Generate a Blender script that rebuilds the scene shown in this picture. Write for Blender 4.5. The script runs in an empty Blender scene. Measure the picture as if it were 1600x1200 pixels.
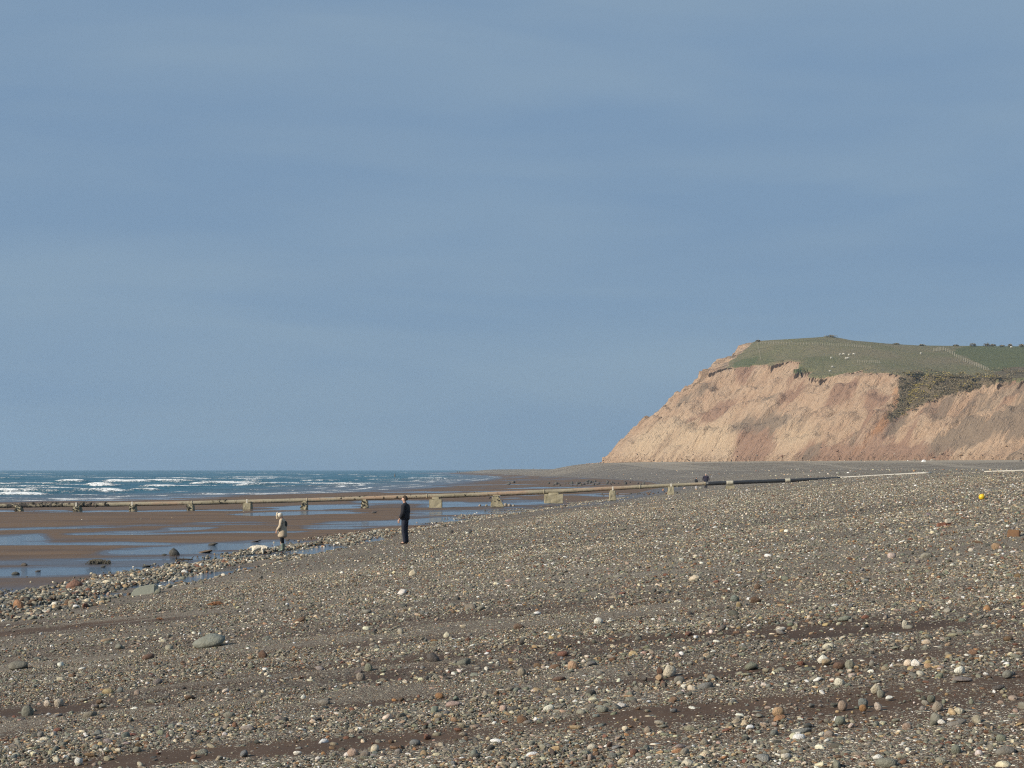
import bpy, bmesh, math, random
import numpy as np
from mathutils import Vector, Matrix

random.seed(7)
rng = np.random.default_rng(11)
sc = bpy.context.scene
COL = sc.collection

# ------------------------------------------------------------------ camera, sky, sun, exposure
H = 3.4                      # eye height above the sand at the shingle toe
F = 2560.0                   # focal length in pixels of a 1600 px wide picture
HOR = 733.0
cam_d = bpy.data.cameras.new('camera')
cam_d.sensor_width = 36.0
cam_d.lens = 36.0 * F / 1600.0
cam_d.shift_y = 133.0 / 1600.0
cam_d.clip_start = 0.1
cam_d.clip_end = 40000.0
cam = bpy.data.objects.new('camera', cam_d)
cam.location = (0, 0, H)
cam.rotation_euler = (math.radians(90), 0, 0)
COL.objects.link(cam)
sc.camera = cam

SUN_EL = math.radians(29)
SUN_AZ = math.atan2(-0.87, -0.50)         # from +Y towards +X
world = bpy.data.worlds.new('World')
sc.world = world
world.use_nodes = True
wn, wl = world.node_tree.nodes, world.node_tree.links
wn.clear()
w_out = wn.new('ShaderNodeOutputWorld')
w_bg = wn.new('ShaderNodeBackground')
w_bg.inputs['Strength'].default_value = 0.10
w_sky = wn.new('ShaderNodeTexSky')
w_sky.sky_type = 'NISHITA'
w_sky.sun_disc = False
w_sky.sun_elevation = SUN_EL
w_sky.sun_rotation = SUN_AZ
w_sky.altitude = 0
w_sky.air_density = 1.0
w_sky.dust_density = 1.0
w_sky.ozone_density = 1.0
w_tc = wn.new('ShaderNodeTexCoord')
w_map = wn.new('ShaderNodeMapping')
w_map.inputs['Rotation'].default_value = (0, math.radians(-9), 0)
w_map.inputs['Scale'].default_value = (1.6, 1.6, 9.0)
w_noise = wn.new('ShaderNodeTexNoise')
w_noise.inputs['Scale'].default_value = 1.5
w_noise.inputs['Detail'].default_value = 5
w_noise.inputs['Roughness'].default_value = 0.45
w_noise.inputs['Distortion'].default_value = 0.6
w_ramp = wn.new('ShaderNodeMapRange')
w_ramp.inputs['From Min'].default_value = 0.35
w_ramp.inputs['From Max'].default_value = 0.72
w_ramp.inputs['To Min'].default_value = 0.90
w_ramp.inputs['To Max'].default_value = 0.98
w_mix = wn.new('ShaderNodeMix')
w_mix.data_type = 'RGBA'
w_veil = wn.new('ShaderNodeMix')                           # thin high veil, bluer where it is thinner
w_veil.data_type = 'RGBA'
w_veil.inputs[6].default_value = (1.72, 2.68, 3.98, 1)
w_veil.inputs[7].default_value = (2.06, 2.99, 4.10, 1)
w_n2 = wn.new('ShaderNodeTexNoise')
w_n2.inputs['Scale'].default_value = 2.3
w_n2.inputs['Detail'].default_value = 3
w_n2.inputs['Roughness'].default_value = 0.5
w_n2.inputs['Distortion'].default_value = 0.3
w_r2 = wn.new('ShaderNodeMapRange')
w_r2.inputs['From Min'].default_value = 0.38
w_r2.inputs['From Max'].default_value = 0.66
wl.new(w_tc.outputs['Generated'], w_map.inputs['Vector'])
wl.new(w_map.outputs['Vector'], w_noise.inputs['Vector'])
wl.new(w_map.outputs['Vector'], w_n2.inputs['Vector'])
wl.new(w_n2.outputs['Fac'], w_r2.inputs['Value'])
wl.new(w_r2.outputs['Result'], w_veil.inputs[0])
wl.new(w_noise.outputs['Fac'], w_ramp.inputs['Value'])
wl.new(w_ramp.outputs['Result'], w_mix.inputs[0])
wl.new(w_sky.outputs['Color'], w_mix.inputs[6])
wl.new(w_veil.outputs[2], w_mix.inputs[7])
wl.new(w_mix.outputs[2], w_bg.inputs['Color'])
wl.new(w_bg.outputs['Background'], w_out.inputs['Surface'])

sun_d = bpy.data.lights.new('sun', 'SUN')
sun_d.energy = 5.0
sun_d.angle = math.radians(0.5)
sun_d.color = (1.0, 0.90, 0.75)
sun = bpy.data.objects.new('sun', sun_d)
sdir = Vector((math.sin(SUN_AZ) * math.cos(SUN_EL), math.cos(SUN_AZ) * math.cos(SUN_EL), math.sin(SUN_EL)))
sun.rotation_euler = sdir.to_track_quat('Z', 'Y').to_euler()
sun.location = (0, 0, 200)
COL.objects.link(sun)

sc.view_settings.view_transform = 'Standard'
sc.view_settings.look = 'None'
sc.view_settings.exposure = 0.18
sc.view_settings.gamma = 1.0
sc.view_settings.use_curve_mapping = False
sc.render.engine = 'CYCLES'
sc.cycles.use_denoising = False
sc.cycles.filter_width = 1.15
sc.cycles.denoiser = 'OPENIMAGEDENOISE'
sc.cycles.denoising_prefilter = 'ACCURATE'
sc.cycles.max_bounces = 6
sc.cycles.diffuse_bounces = 2
sc.cycles.glossy_bounces = 3
sc.cycles.volume_bounces = 0

# ------------------------------------------------------------------ numpy noise
def _hash(ix, iy, seed):
    h = (ix.astype(np.int64) * 374761393 + iy.astype(np.int64) * 668265263 + seed * 1442695041) & 0xFFFFFFFF
    h = ((h ^ (h >> 13)) * 1274126177) & 0xFFFFFFFF
    h = (h ^ (h >> 16)) & 0xFFFFFF
    return h / float(0xFFFFFF)

def vn(x, y, seed=0):
    x = np.asarray(x, float); y = np.asarray(y, float)
    x, y = np.broadcast_arrays(x, y)
    ix = np.floor(x); iy = np.floor(y)
    fx = x - ix; fy = y - iy
    fx = fx * fx * (3 - 2 * fx); fy = fy * fy * (3 - 2 * fy)
    a = _hash(ix, iy, seed); b = _hash(ix + 1, iy, seed)
    c = _hash(ix, iy + 1, seed); d = _hash(ix + 1, iy + 1, seed)
    return (a * (1 - fx) + b * fx) * (1 - fy) + (c * (1 - fx) + d * fx) * fy

def fbm(x, y, seed=0, oct=4, gain=0.5):
    s = 0; a = 1; t = 0
    for o in range(oct):
        s = s + a * vn(np.asarray(x) * 2 ** o + 17.3 * o, np.asarray(y) * 2 ** o - 9.1 * o, seed + o)
        t += a; a *= gain
    return s / t

def sstep(a, b, x):
    t = np.clip((np.asarray(x, float) - a) / (b - a), 0, 1)
    return t * t * (3 - 2 * t)

# ------------------------------------------------------------------ the lie of the land
TOE_Y = [-60, -20, 0, 39, 67, 100, 148, 200, 322, 450, 600, 760, 1000, 1300, 1600]
TOE_X = [-20, -17.2, -15.5, -12.25, -9.4, -4.5, 4.3, 13, 30, 37, 30, 12, -4, -30, -60]
_ty = np.linspace(-60, 1600, 1661)
_tx = np.interp(_ty, TOE_Y, TOE_X)
_k = np.ones(25) / 25
_txs = np.convolve(np.pad(_tx, 12, mode='edge'), _k, mode='valid')
_w = sstep(20, 60, _ty)
_tx = _tx * (1 - _w) + _txs * _w
def toe(y):
    return np.interp(y, _ty, _tx)
def water_dist(y):
    return np.interp(y, [-60, 60, 205, 300, 420, 539, 700, 853, 1000, 1600], [120, 110, 80, 56, 54, 50, 27, 10, 9, 9])
SEA = -0.8

BASE = [(430, 300), (330, 392), (262, 476), (192, 562), (152, 612), (112, 668), (74, 728), (50, 758), (43, 778), (46, 812), (62, 880), (92, 980), (140, 1160)]
def near_cliff(x, y):
    """1 at the foot of the cliff, falling to 0 some 80 m out"""
    x, y = np.broadcast_arrays(np.asarray(x, float), np.asarray(y, float))
    d = np.full(x.shape, 1e9)
    if y.size and y.max() > 280:
        for (ax, ay), (bx, by) in zip(BASE[:-1], BASE[1:]):
            t = np.clip(((x - ax) * (bx - ax) + (y - ay) * (by - ay)) / ((bx - ax) ** 2 + (by - ay) ** 2), 0, 1)
            d = np.minimum(d, np.hypot(x - ax - t * (bx - ax), y - ay - t * (by - ay)))
    return 1 - sstep(4, 85, d)

def shingle_z(x, y):
    x = np.asarray(x, float); y = np.asarray(y, float)
    u = x - toe(y)
    up = np.maximum(u, 0)
    lo = 0.105 * up
    hi = 2.31 + 1.0 * (1 - np.exp(-np.maximum(up - 22, 0) * 0.105 / 1.0))
    z = np.where(up < 22, lo, hi)
    # a hollow for the stream that runs behind the cobble bank
    z = z - (0.02 + 0.20 * sstep(0.38, 0.62, fbm(y * 0.16, u * 0.35, 6, 3))) * np.exp(-((u - 1.7) / 0.9) ** 2) * sstep(20, 30, y) * (1 - sstep(78, 95, y))
    z = np.where(u < 0, 0.25 * u, z)
    # the storm beach climbs towards the foot of the cliff
    z = z + 3.3 * near_cliff(x, y) * sstep(0, 30, u)
    z = z + 0.10 * (fbm(x * 0.05, y * 0.12, 3, 3) - 0.5) * sstep(2, 8, u)
    z = z + 0.05 * (fbm(x * 0.15, y * 0.9, 5, 3) - 0.5) * sstep(1, 5, u) * (1 - sstep(150, 300, y))
    return z

def project(x, y, z):
    y = np.maximum(y, 1.0)
    return 800 + F * x / y, HOR - F * (z - H) / y

def ground_z(x, y):
    u = x - toe(y)
    return float(np.where(u > 0.2, shingle_z(x, y), sand_z(x, y)))

def pool_mask(x, y):
    """1 where the sand dips below the standing water"""
    z = -SEA * 0 - 0.8 * np.clip(-(x - toe(y)) / water_dist(y), 0, 1.3)
    px, r = project(x, y, z)
    px = px + 60 * (fbm(x * 0.05, y * 0.05, 41, 3) - 0.5)
    r = r + 5.0 * (fbm(x * 0.16, y * 0.11, 42, 4) - 0.5) + 2.5 * (fbm(x * 0.6, y * 0.25, 47, 3) - 0.5)
    m = np.zeros_like(px)
    def band(x0, r0, x1, r1, hw, soft=30):
        nonlocal m
        t = (px - x0) / (x1 - x0)
        c = r0 + (r1 - r0) * t
        e = sstep(x0 - soft, x0 + soft, px) * (1 - sstep(x1 - soft, x1 + soft, px))
        v = e * np.exp(-(np.abs(r - c) / hw) ** 2.5)
        m = np.maximum(m, v)
    band(-60, 828, 420, 818, 2.0)
    band(120, 835, 470, 831, 1.3)
    band(-60, 848, 70, 843, 8, 14)
    band(-60, 850, 260, 849, 1.8)
    band(170, 860, 470, 853, 8, 45)
    band(-60, 898, 420, 873, 9)
    band(-60, 882, 300, 876, 4)
    band(480, 824, 740, 812, 4.5)
    band(560, 783, 720, 786, 2.4)
    band(640, 804, 880, 798, 4.5)
    band(660, 790, 860, 786, 2.6)
    band(500, 846, 660, 834, 4.5)
    band(700, 822, 900, 806, 3.2)
    band(880, 792, 1000, 780, 3)
    band(-60, 800, 560, 797, 1.2)
    m = m * (1 - 0.75 * sstep(0.52, 0.64, fbm(x * 0.10, y * 0.45, 46, 4)))
    n = fbm(x * 0.12, y * 0.10, 44, 4)
    m = m * (0.36 + 1.25 * n)
    m = np.maximum(m, 0.62 * sstep(0.64, 0.72, fbm(x * 0.06 + 3, y * 0.05, 45, 4)))
    return m

def sand_base(x, y):
    u = x - toe(y)
    return -0.8 * np.clip(-u / water_dist(y), -0.2, 2.5)

def sand_z(x, y):
    x = np.asarray(x, float); y = np.asarray(y, float)
    u = x - toe(y)
    m = pool_mask(x, y)
    b = sand_base(x, y)
    rip = 0.012 * (fbm(x * 0.8, y * 1.2, 51, 3) - 0.5)
    return b + 0.055 * (0.42 - np.clip(m, 0, 1)) + rip - 0.35 * sstep(0.5, 3, u)

def ground_arr(x, y):
    u = x - toe(y)
    return np.where(u > 0.2, shingle_z(x, y), sand_z(x, y))
_ray = 4.0 * (950 / 4.0) ** np.linspace(0, 1, 700)
def hit(px, row):
    """first point where the sight line through a photo pixel meets the beach"""
    ax = (px - 800) / F; az = -(row - HOR) / F
    ys = _ray
    for _ in range(2):
        g = H + az * ys - ground_arr(ax * ys, ys)
        k = np.nonzero(g <= 0)[0]
        if len(k) == 0: return ax * 900, 900.0, H + az * 900
        i = max(int(k[0]), 1)
        ys = np.linspace(ys[i - 1], ys[i], 40)
    y = float(ys[min(max(int(np.nonzero(H + az * ys - ground_arr(ax * ys, ys) <= 0)[0][0]), 0), 39)]) if (H + az * ys - ground_arr(ax * ys, ys) <= 0).any() else float(ys[-1])
    return ax * y, y, ground_z(ax * y, y)

# how densely stones cover the shingle, 0 bare dark sand .. 1 packed
def cover(x, y):
    z = shingle_z(x, y)
    px, r = project(x, y, z)
    px = px + 120 * (fbm(x * 0.25, y * 0.2, 61, 3) - 0.5)
    r = r + 26 * (fbm(x * 0.22, y * 0.55, 62, 4) - 0.5) * sstep(880, 1050, r) + 9 * (fbm(x * 0.9, y * 1.7, 67, 3) - 0.5) * sstep(850, 980, r)
    c = np.full_like(px, 0.86)
    def band(x0, r0, x1, r1, hw, depth, soft=60):
        nonlocal c
        t = (px - x0) / (x1 - x0)
        m = r0 + (r1 - r0) * t
        e = sstep(x0 - soft, x0 + soft, px) * (1 - sstep(x1 - soft, x1 + soft, px))
        c = c - depth * e * np.exp(-(np.abs(r - m) / hw) ** 2)
    band(-200, 1128, 560, 1088, 8, 0.8)
    band(120, 1188, 760, 1150, 10, 0.6)
    band(-200, 1012, 330, 960, 17, 0.7)
    band(540, 1070, 860, 1046, 14, 0.55)
    band(380, 1012, 760, 990, 6, 0.5)
    band(800, 1006, 1180, 986, 7, 0.35)
    band(1180, 990, 1800, 966, 14, 0.65)
    band(560, 1108, 900, 1090, 7, 0.55)
    band(900, 1165, 1300, 1150, 9, 0.3)
    band(250, 1240, 1000, 1200, 16, 0.6)
    right = sstep(880, 1010, px) * sstep(0, 14, r - (1036 - 0.085 * (px - 900)))
    c = c - 0.50 * right
    n = fbm(x * 0.075, (y + 0.12 * x) * 0.85, 63, 4)
    c = c + (n - 0.52) * 2.1 * sstep(800, 950, r)
    n3 = fbm(x * 0.03, (y + 0.1 * x) * 0.24, 68, 4)
    c = c + 0.12 * (1 - sstep(880, 960, r)) + (n3 - 0.5) * 0.9 * (1 - sstep(860, 980, r))
    n2 = fbm(x * 1.3, y * 1.9, 64, 3)
    c = c + (n2 - 0.5) * 0.7 * sstep(900, 1000, r)
    return np.clip(c, 0.03, 1)

def grit(x, y):
    """1 in the bands where the sea has left only fine pale gravel"""
    z = shingle_z(x, y)
    px, r = project(x, y, z)
    g = sstep(0.50, 0.60, fbm(x * 0.06 + 9, (y + 0.12 * x) * 0.62, 120, 4)) * sstep(890, 960, r)
    g = np.maximum(g, 0.8 * sstep(0.50, 0.60, fbm(x * 0.03 + 4, (y + 0.1 * x) * 0.2, 122, 4)) * (1 - sstep(890, 960, r)))
    return g * (1 - 0.6 * sstep(850, 1100, px) * sstep(950, 1020, r))

# ------------------------------------------------------------------ helpers
def tag(o, label=None, cat=None, group=None, kind=None):
    if label: o['label'] = label
    if cat: o['category'] = cat
    if group: o['group'] = group
    if kind: o['kind'] = kind
    return o

def link_mesh(name, me, mat=None, parent=None):
    o = bpy.data.objects.new(name, me)
    COL.objects.link(o)
    if mat is not None and len(me.materials) == 0: me.materials.append(mat)
    if parent is not None: o.parent = parent
    return o

def empty(name, loc=(0, 0, 0), rz=0.0):
    o = bpy.data.objects.new(name, None)
    o.empty_display_size = 0.2
    o.location = loc; o.rotation_euler = (0, 0, rz)
    COL.objects.link(o)
    return o

def grid_mesh(name, X, Y, Z, smooth=True, keep=None):
    r, c = X.shape
    v = np.stack([X, Y, Z], -1).reshape(-1, 3).astype(np.float32)
    i = np.arange(r * c).reshape(r, c)
    q = np.stack([i[:-1, :-1], i[:-1, 1:], i[1:, 1:], i[1:, :-1]], -1).reshape(-1, 4)
    if keep is not None:
        q = q[keep[:-1, :-1].reshape(-1)]
    me = bpy.data.meshes.new(name)
    me.vertices.add(len(v)); me.vertices.foreach_set('co', v.ravel())
    me.loops.add(q.size); me.loops.foreach_set('vertex_index', q.ravel().astype(np.int32))
    me.polygons.add(len(q))
    me.polygons.foreach_set('loop_start', np.arange(0, q.size, 4, dtype=np.int32))
    me.polygons.foreach_set('loop_total', np.full(len(q), 4, dtype=np.int32))
    me.update(calc_edges=True)
    me.polygons.foreach_set('use_smooth', np.full(len(q), smooth, dtype=bool))
    return me

def vattr(me, name, arr):
    a = me.attributes.new(name, 'FLOAT', 'POINT')
    a.data.foreach_set('value', np.asarray(arr, np.float32).ravel())

def bm_to(name, bm, mat, parent=None, smooth=False):
    me = bpy.data.meshes.new(name)
    bmesh.ops.recalc_face_normals(bm, faces=bm.faces)
    bm.to_mesh(me); bm.free()
    if smooth:
        for p in me.polygons: p.use_smooth = True
    return link_mesh(name, me, mat, parent)

def box(bm, x0, x1, y0, y1, z0, z1, taper=0.0, jit=0.0):
    vs = []
    for z, t in ((z0, 0.0), (z1, taper)):
        for x, y in ((x0, y0), (x1, y0), (x1, y1), (x0, y1)):
            cx, cy = (x0 + x1) / 2, (y0 + y1) / 2
            vs.append(bm.verts.new((cx + (x - cx) * (1 - t) + random.uniform(-jit, jit),
                                    cy + (y - cy) * (1 - t) + random.uniform(-jit, jit),
                                    z + random.uniform(-jit, jit))))
    for f in ((0, 3, 2, 1), (4, 5, 6, 7), (0, 1, 5, 4), (1, 2, 6, 5), (2, 3, 7, 6), (3, 0, 4, 7)):
        bm.faces.new([vs[k] for k in f])
    return vs

def tube(bm, pts, rad, n=14, cap=True, wob=0.0):
    rings = []
    for i, p in enumerate(pts):
        p = Vector(p)
        a = Vector(pts[max(i - 1, 0)]); b = Vector(pts[min(i + 1, len(pts) - 1)])
        d = (b - a).normalized()
        up = Vector((0, 0, 1)) if abs(d.z) < 0.9 else Vector((0, 1, 0))
        s = d.cross(up).normalized(); t = s.cross(d).normalized()
        r = rad[i] if isinstance(rad, (list, tuple)) else rad
        ring = []
        for k in range(n):
            an = 2 * math.pi * k / n
            rr = r * (1 + random.uniform(-wob, wob))
            ring.append(bm.verts.new(p + s * math.cos(an) * rr + t * math.sin(an) * rr))
        rings.append(ring)
    for a, b in zip(rings[:-1], rings[1:]):
        for k in range(n):
            bm.faces.new((a[k], a[(k + 1) % n], b[(k + 1) % n], b[k]))
    if cap:
        bm.faces.new(rings[0][::-1]); bm.faces.new(rings[-1])

# ------------------------------------------------------------------ materials
class NT:
    def __init__(self, name):
        self.m = bpy.data.materials.new(name); self.m.use_nodes = True
        self.t = self.m.node_tree; self.t.nodes.clear()
        self.out = self.n('ShaderNodeOutputMaterial')
        self.b = self.n('ShaderNodeBsdfPrincipled')
        self.l(self.b.outputs[0], self.out.inputs[0])
        self.b.inputs['Roughness'].default_value = 0.8
        self.b.inputs['Specular IOR Level'].default_value = 0.3
    def n(self, t, **kw):
        nd = self.t.nodes.new(t)
        for k, v in kw.items(): setattr(nd, k, v)
        return nd
    def l(self, a, b): self.t.links.new(a, b)
    def pos(self, sc3=(1, 1, 1), rot=(0, 0, 0), obj=False):
        src = self.n('ShaderNodeTexCoord').outputs['Object'] if obj else self.n('ShaderNodeNewGeometry').outputs['Position']
        mp = self.n('ShaderNodeMapping')
        mp.inputs['Scale'].default_value = sc3; mp.inputs['Rotation'].default_value = rot
        self.l(src, mp.inputs['Vector'])
        return mp.outputs['Vector']
    def noise(self, vec, scale, detail=4, rough=0.55, dist=0.0):
        nd = self.n('ShaderNodeTexNoise')
        nd.inputs['Scale'].default_value = scale; nd.inputs['Detail'].default_value = detail
        nd.inputs['Roughness'].default_value = rough; nd.inputs['Distortion'].default_value = dist
        self.l(vec, nd.inputs['Vector'])
        return nd.outputs['Fac']
    def voro(self, vec, scale, rnd=1.0, feature='F1'):
        nd = self.n('ShaderNodeTexVoronoi', feature=feature)
        nd.inputs['Scale'].default_value = scale; nd.inputs['Randomness'].default_value = rnd
        self.l(vec, nd.inputs['Vector'])
        return nd
    def rng(self, v, a, b, c=0.0, d=1.0):
        nd = self.n('ShaderNodeMapRange')
        nd.inputs['From Min'].default_value = a; nd.inputs['From Max'].default_value = b
        nd.inputs['To Min'].default_value = c; nd.inputs['To Max'].default_value = d
        self.l(v, nd.inputs['Value'])
        return nd.outputs['Result']
    def ramp(self, v, stops, const=False):
        nd = self.n('ShaderNodeValToRGB')
        cr = nd.color_ramp
        if const: cr.interpolation = 'CONSTANT'
        while len(cr.elements) < len(stops): cr.elements.new(0.5)
        for e, (p, c) in zip(cr.elements, stops):
            e.position = p; e.color = (*c, 1)
        self.l(v, nd.inputs['Fac'])
        return nd.outputs['Color']
    def mix(self, f, a, b, mode='MIX'):
        nd = self.n('ShaderNodeMix', data_type='RGBA', blend_type=mode)
        for s, v in ((0, f), (6, a), (7, b)):
            if isinstance(v, (int, float)): nd.inputs[s].default_value = v
            elif isinstance(v, tuple): nd.inputs[s].default_value = (*v, 1)
            else: self.l(v, nd.inputs[s])
        return nd.outputs[2]
    def math(self, op, a, b=None):
        nd = self.n('ShaderNodeMath', operation=op)
        for s, v in ((0, a), (1, b)):
            if v is None: continue
            if isinstance(v, (int, float)): nd.inputs[s].default_value = v
            else: self.l(v, nd.inputs[s])
        return nd.outputs[0]
    def attr(self, name, kind='GEOMETRY', out='Fac'):
        nd = self.n('ShaderNodeAttribute', attribute_name=name, attribute_type=kind)
        return nd.outputs[out]
    def bump(self, h, strength=0.5, dist=0.01, normal=None):
        nd = self.n('ShaderNodeBump')
        nd.inputs['Strength'].default_value = strength; nd.inputs['Distance'].default_value = dist
        self.l(h, nd.inputs['Height'])
        if normal is not None: self.l(normal, nd.inputs['Normal'])
        self.l(nd.outputs['Normal'], self.b.inputs['Normal'])
        return nd.outputs['Normal']
    def col(self, c):
        if isinstance(c, tuple): self.b.inputs['Base Color'].default_value = (*c, 1)
        else: self.l(c, self.b.inputs['Base Color'])
    def rough(self, v):
        if isinstance(v, (int, float)): self.b.inputs['Roughness'].default_value = v
        else: self.l(v, self.b.inputs['Roughness'])

STONES = {   # colour word -> albedo
    'grey': (0.235, 0.225, 0.195), 'dark grey': (0.105, 0.100, 0.090), 'greenish grey': (0.21, 0.214, 0.175),
    'blue grey': (0.200, 0.205, 0.198), 'warm grey': (0.32, 0.285, 0.225), 'brown': (0.165, 0.110, 0.075),
    'red brown': (0.20, 0.105, 0.075), 'tan': (0.42, 0.31, 0.19), 'orange brown': (0.33, 0.19, 0.10),
    'cream': (0.62, 0.56, 0.44), 'white': (0.80, 0.77, 0.70), 'pink': (0.40, 0.30, 0.245),
}
NAMES = list(STONES)
PROB = {'grey': 19, 'dark grey': 13, 'greenish grey': 16, 'blue grey': 7, 'warm grey': 15, 'brown': 9,
        'red brown': 3.5, 'tan': 5, 'orange brown': 1.5, 'cream': 7.5, 'white': 5.5, 'pink': 3}
_p = np.array([PROB[k] for k in NAMES], float); _p /= _p.sum()
PAL = np.array([STONES[k] for k in NAMES]) * np.array([1.14, 1.12, 1.07])

def stone_material():
    m = NT('stone')
    v = m.pos(obj=True)
    oi = m.n('ShaderNodeObjectInfo')
    add = m.n('ShaderNodeVectorMath', operation='ADD')
    sc_ = m.math('MULTIPLY', oi.outputs['Random'], 40.0)
    m.l(v, add.inputs[0]); m.l(sc_, add.inputs[1])
    v = add.outputs[0]
    tint = m.attr('tint', 'INSTANCER', 'Color')
    n1 = m.noise(v, 1.6, 5, 0.6)
    n2 = m.noise(v, 9.0, 4, 0.7)
    c = m.mix(m.rng(n1, 0.35, 0.7), tint, m.mix(1.0, tint, (0.66, 0.62, 0.56), 'MULTIPLY'))
    c = m.mix(m.rng(n2, 0.62, 0.72, 0, 0.35), c, (0.34, 0.32, 0.28))
    c = m.mix(m.rng(n2, 0.40, 0.30, 0, 0.5), c, m.mix(1.0, c, (0.45, 0.42, 0.4), 'MULTIPLY'))
    m.col(c)
    m.rough(0.72)
    m.bump(m.noise(v, 5.0, 6, 0.65), 0.5, 0.12)
    return m.m
M_STONE = stone_material()

def shingle_material():
    m = NT('shingle')
    p = m.pos()
    cov = m.attr('cover')
    fine = m.attr('fine')
    wet = m.attr('wet')
    # dark damp sand between the stones
    sn = m.noise(p, 1.2, 6, 0.6)
    sand = m.ramp(sn, [(0.3, (0.050, 0.029, 0.017)), (0.7, (0.081, 0.050, 0.031))])
    grit = m.noise(p, 190, 2, 0.6)
    sand = m.mix(m.rng(grit, 0.60, 0.72, 0, 0.55), sand, (0.22, 0.19, 0.155))
    stops = [(0.0, (0.095, 0.083, 0.068)), (0.13, (0.215, 0.205, 0.17)), (0.32, (0.14, 0.115, 0.088)), (0.44, (0.26, 0.235, 0.185)),
             (0.60, (0.185, 0.180, 0.150)), (0.74, (0.17, 0.118, 0.082)), (0.80, (0.40, 0.35, 0.265)), (0.905, (0.74, 0.69, 0.58))]
    def layer(scale):
        vo = m.voro(p, scale)
        sep = m.n('ShaderNodeSeparateColor'); m.l(vo.outputs['Color'], sep.inputs[0])
        return m.ramp(sep.outputs[0], stops, True), sep.outputs[1], vo.outputs['Distance']
    c1, r1, d1 = layer(85.0)     # fine gravel
    c2, r2, d2 = layer(30.0)     # pebbles
    c3, r3, d3 = layer(11.0)     # cobbles
    th = m.rng(cov, 0.05, 1.0, 0.02, 1.0)
    k1 = m.math('LESS_THAN', r1, m.math('MULTIPLY', m.math('POWER', th, 0.8), 0.92))
    k2 = m.math('LESS_THAN', r2, m.math('MULTIPLY', th, 0.78))
    k3 = m.math('LESS_THAN', r3, m.math('MULTIPLY', th, m.math('MULTIPLY', m.math('SUBTRACT', 1.0, fine), 0.34)))
    edge1 = m.math('LESS_THAN', d1, 0.56); edge2 = m.math('LESS_THAN', d2, 0.47); edge3 = m.math('LESS_THAN', d3, 0.38)
    k1 = m.math('MULTIPLY', k1, edge1); k2 = m.math('MULTIPLY', k2, edge2); k3 = m.math('MULTIPLY', k3, edge3)
    k2 = m.math('MULTIPLY', k2, m.math('SUBTRACT', 1.0, m.math('MULTIPLY', fine, 0.6)))
    c1 = m.mix(m.math('MULTIPLY', m.attr('grit'), 0.6), c1, (0.345, 0.315, 0.255))
    c = m.mix(k1, sand, c1)
    c = m.mix(k2, c, c2)
    c = m.mix(k3, c, c3)
    # broad drifts of tone
    br = m.noise(m.pos((0.022, 0.16, 0.4), (0, 0, 0.05)), 1.0, 7, 0.62)
    c = m.mix(1.0, c, m.ramp(br, [(0.3, (0.72, 0.68, 0.65)), (0.5, (1.0, 0.98, 0.95)), (0.7, (1.28, 1.25, 1.20))]), 'MULTIPLY')
    c = m.mix(m.math('MULTIPLY', wet, 0.75), c, m.mix(1.0, c, (0.45, 0.42, 0.44), 'MULTIPLY'))
    c = m.mix(m.math('MULTIPLY', m.attr('pale'), 0.7), c, (0.36, 0.31, 0.24))
    m.col(c)
    m.rough(m.rng(wet, 0, 1, 0.85, 0.35))
    h = m.math('ADD', m.math('MULTIPLY', k1, m.math('SUBTRACT', 0.56, d1)), m.math('MULTIPLY', m.math('MULTIPLY', k2, m.math('SUBTRACT', 0.47, d2)), 2.8))
    h = m.math('ADD', h, m.math('MULTIPLY', m.math('MULTIPLY', k3, m.math('SUBTRACT', 0.38, d3)), 8.0))
    h = m.math('ADD', h, m.math('MULTIPLY', m.noise(p, 14, 4), 0.5))
    m.bump(h, 1.0, 0.014)
    return m.m
M_SHINGLE = shingle_material()

def sand_material():
    m = NT('wet sand')
    p = m.pos()
    wet = m.attr('wet')
    n = m.noise(m.pos((0.5, 0.12, 1)), 0.35, 6, 0.6)
    n2 = m.noise(m.pos((0.12, 0.42, 1)), 0.9, 6, 0.65)
    dry = m.ramp(n2, [(0.32, (0.175, 0.112, 0.066)), (0.5, (0.145, 0.096, 0.062)), (0.66, (0.105, 0.072, 0.052))])
    damp = m.ramp(n2, [(0.32, (0.050, 0.038, 0.034)), (0.66, (0.085, 0.062, 0.050))])
    w = m.math('ADD', wet, m.math('MULTIPLY', m.math('SUBTRACT', n, 0.5), 0.9))
    w = m.rng(w, 0.25, 0.75)
    c = m.mix(w, dry, damp)
    speck = m.noise(p, 26, 2, 0.6)
    c = m.mix(m.rng(speck, 0.68, 0.75, 0, 0.5), c, (0.04, 0.035, 0.03))
    m.col(c)
    m.rough(m.rng(w, 0, 1, 0.75, 0.24))
    m.l(m.rng(w, 0, 1, 0.2, 0.55), m.b.inputs['Specular IOR Level'])
    rip = m.n('ShaderNodeTexWave', wave_type='BANDS', bands_direction='Y')
    rip.inputs['Scale'].default_value = 2.6; rip.inputs['Distortion'].default_value = 7.0
    rip.inputs['Detail'].default_value = 3.0
    m.l(p, rip.inputs['Vector'])
    hh = m.math('ADD', m.math('MULTIPLY', rip.outputs['Fac'], 0.9), m.noise(p, 6, 4))
    m.bump(hh, 0.6, 0.03)
    return m.m
M_SAND = sand_material()

def pool_material():
    m = NT('pool water')
    m.col((0.020, 0.026, 0.034))
    m.rough(0.07)
    m.b.inputs['IOR'].default_value = 1.33
    m.b.inputs['Specular IOR Level'].default_value = 0.5
    p = m.pos((0.5, 1.0, 1))
    h = m.math('ADD', m.noise(p, 5.0, 4, 0.6), m.math('MULTIPLY', m.noise(p, 1.1, 2), 0.8))
    m.bump(h, 0.9, 0.03)
    return m.m
M_POOL = pool_material()

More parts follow.
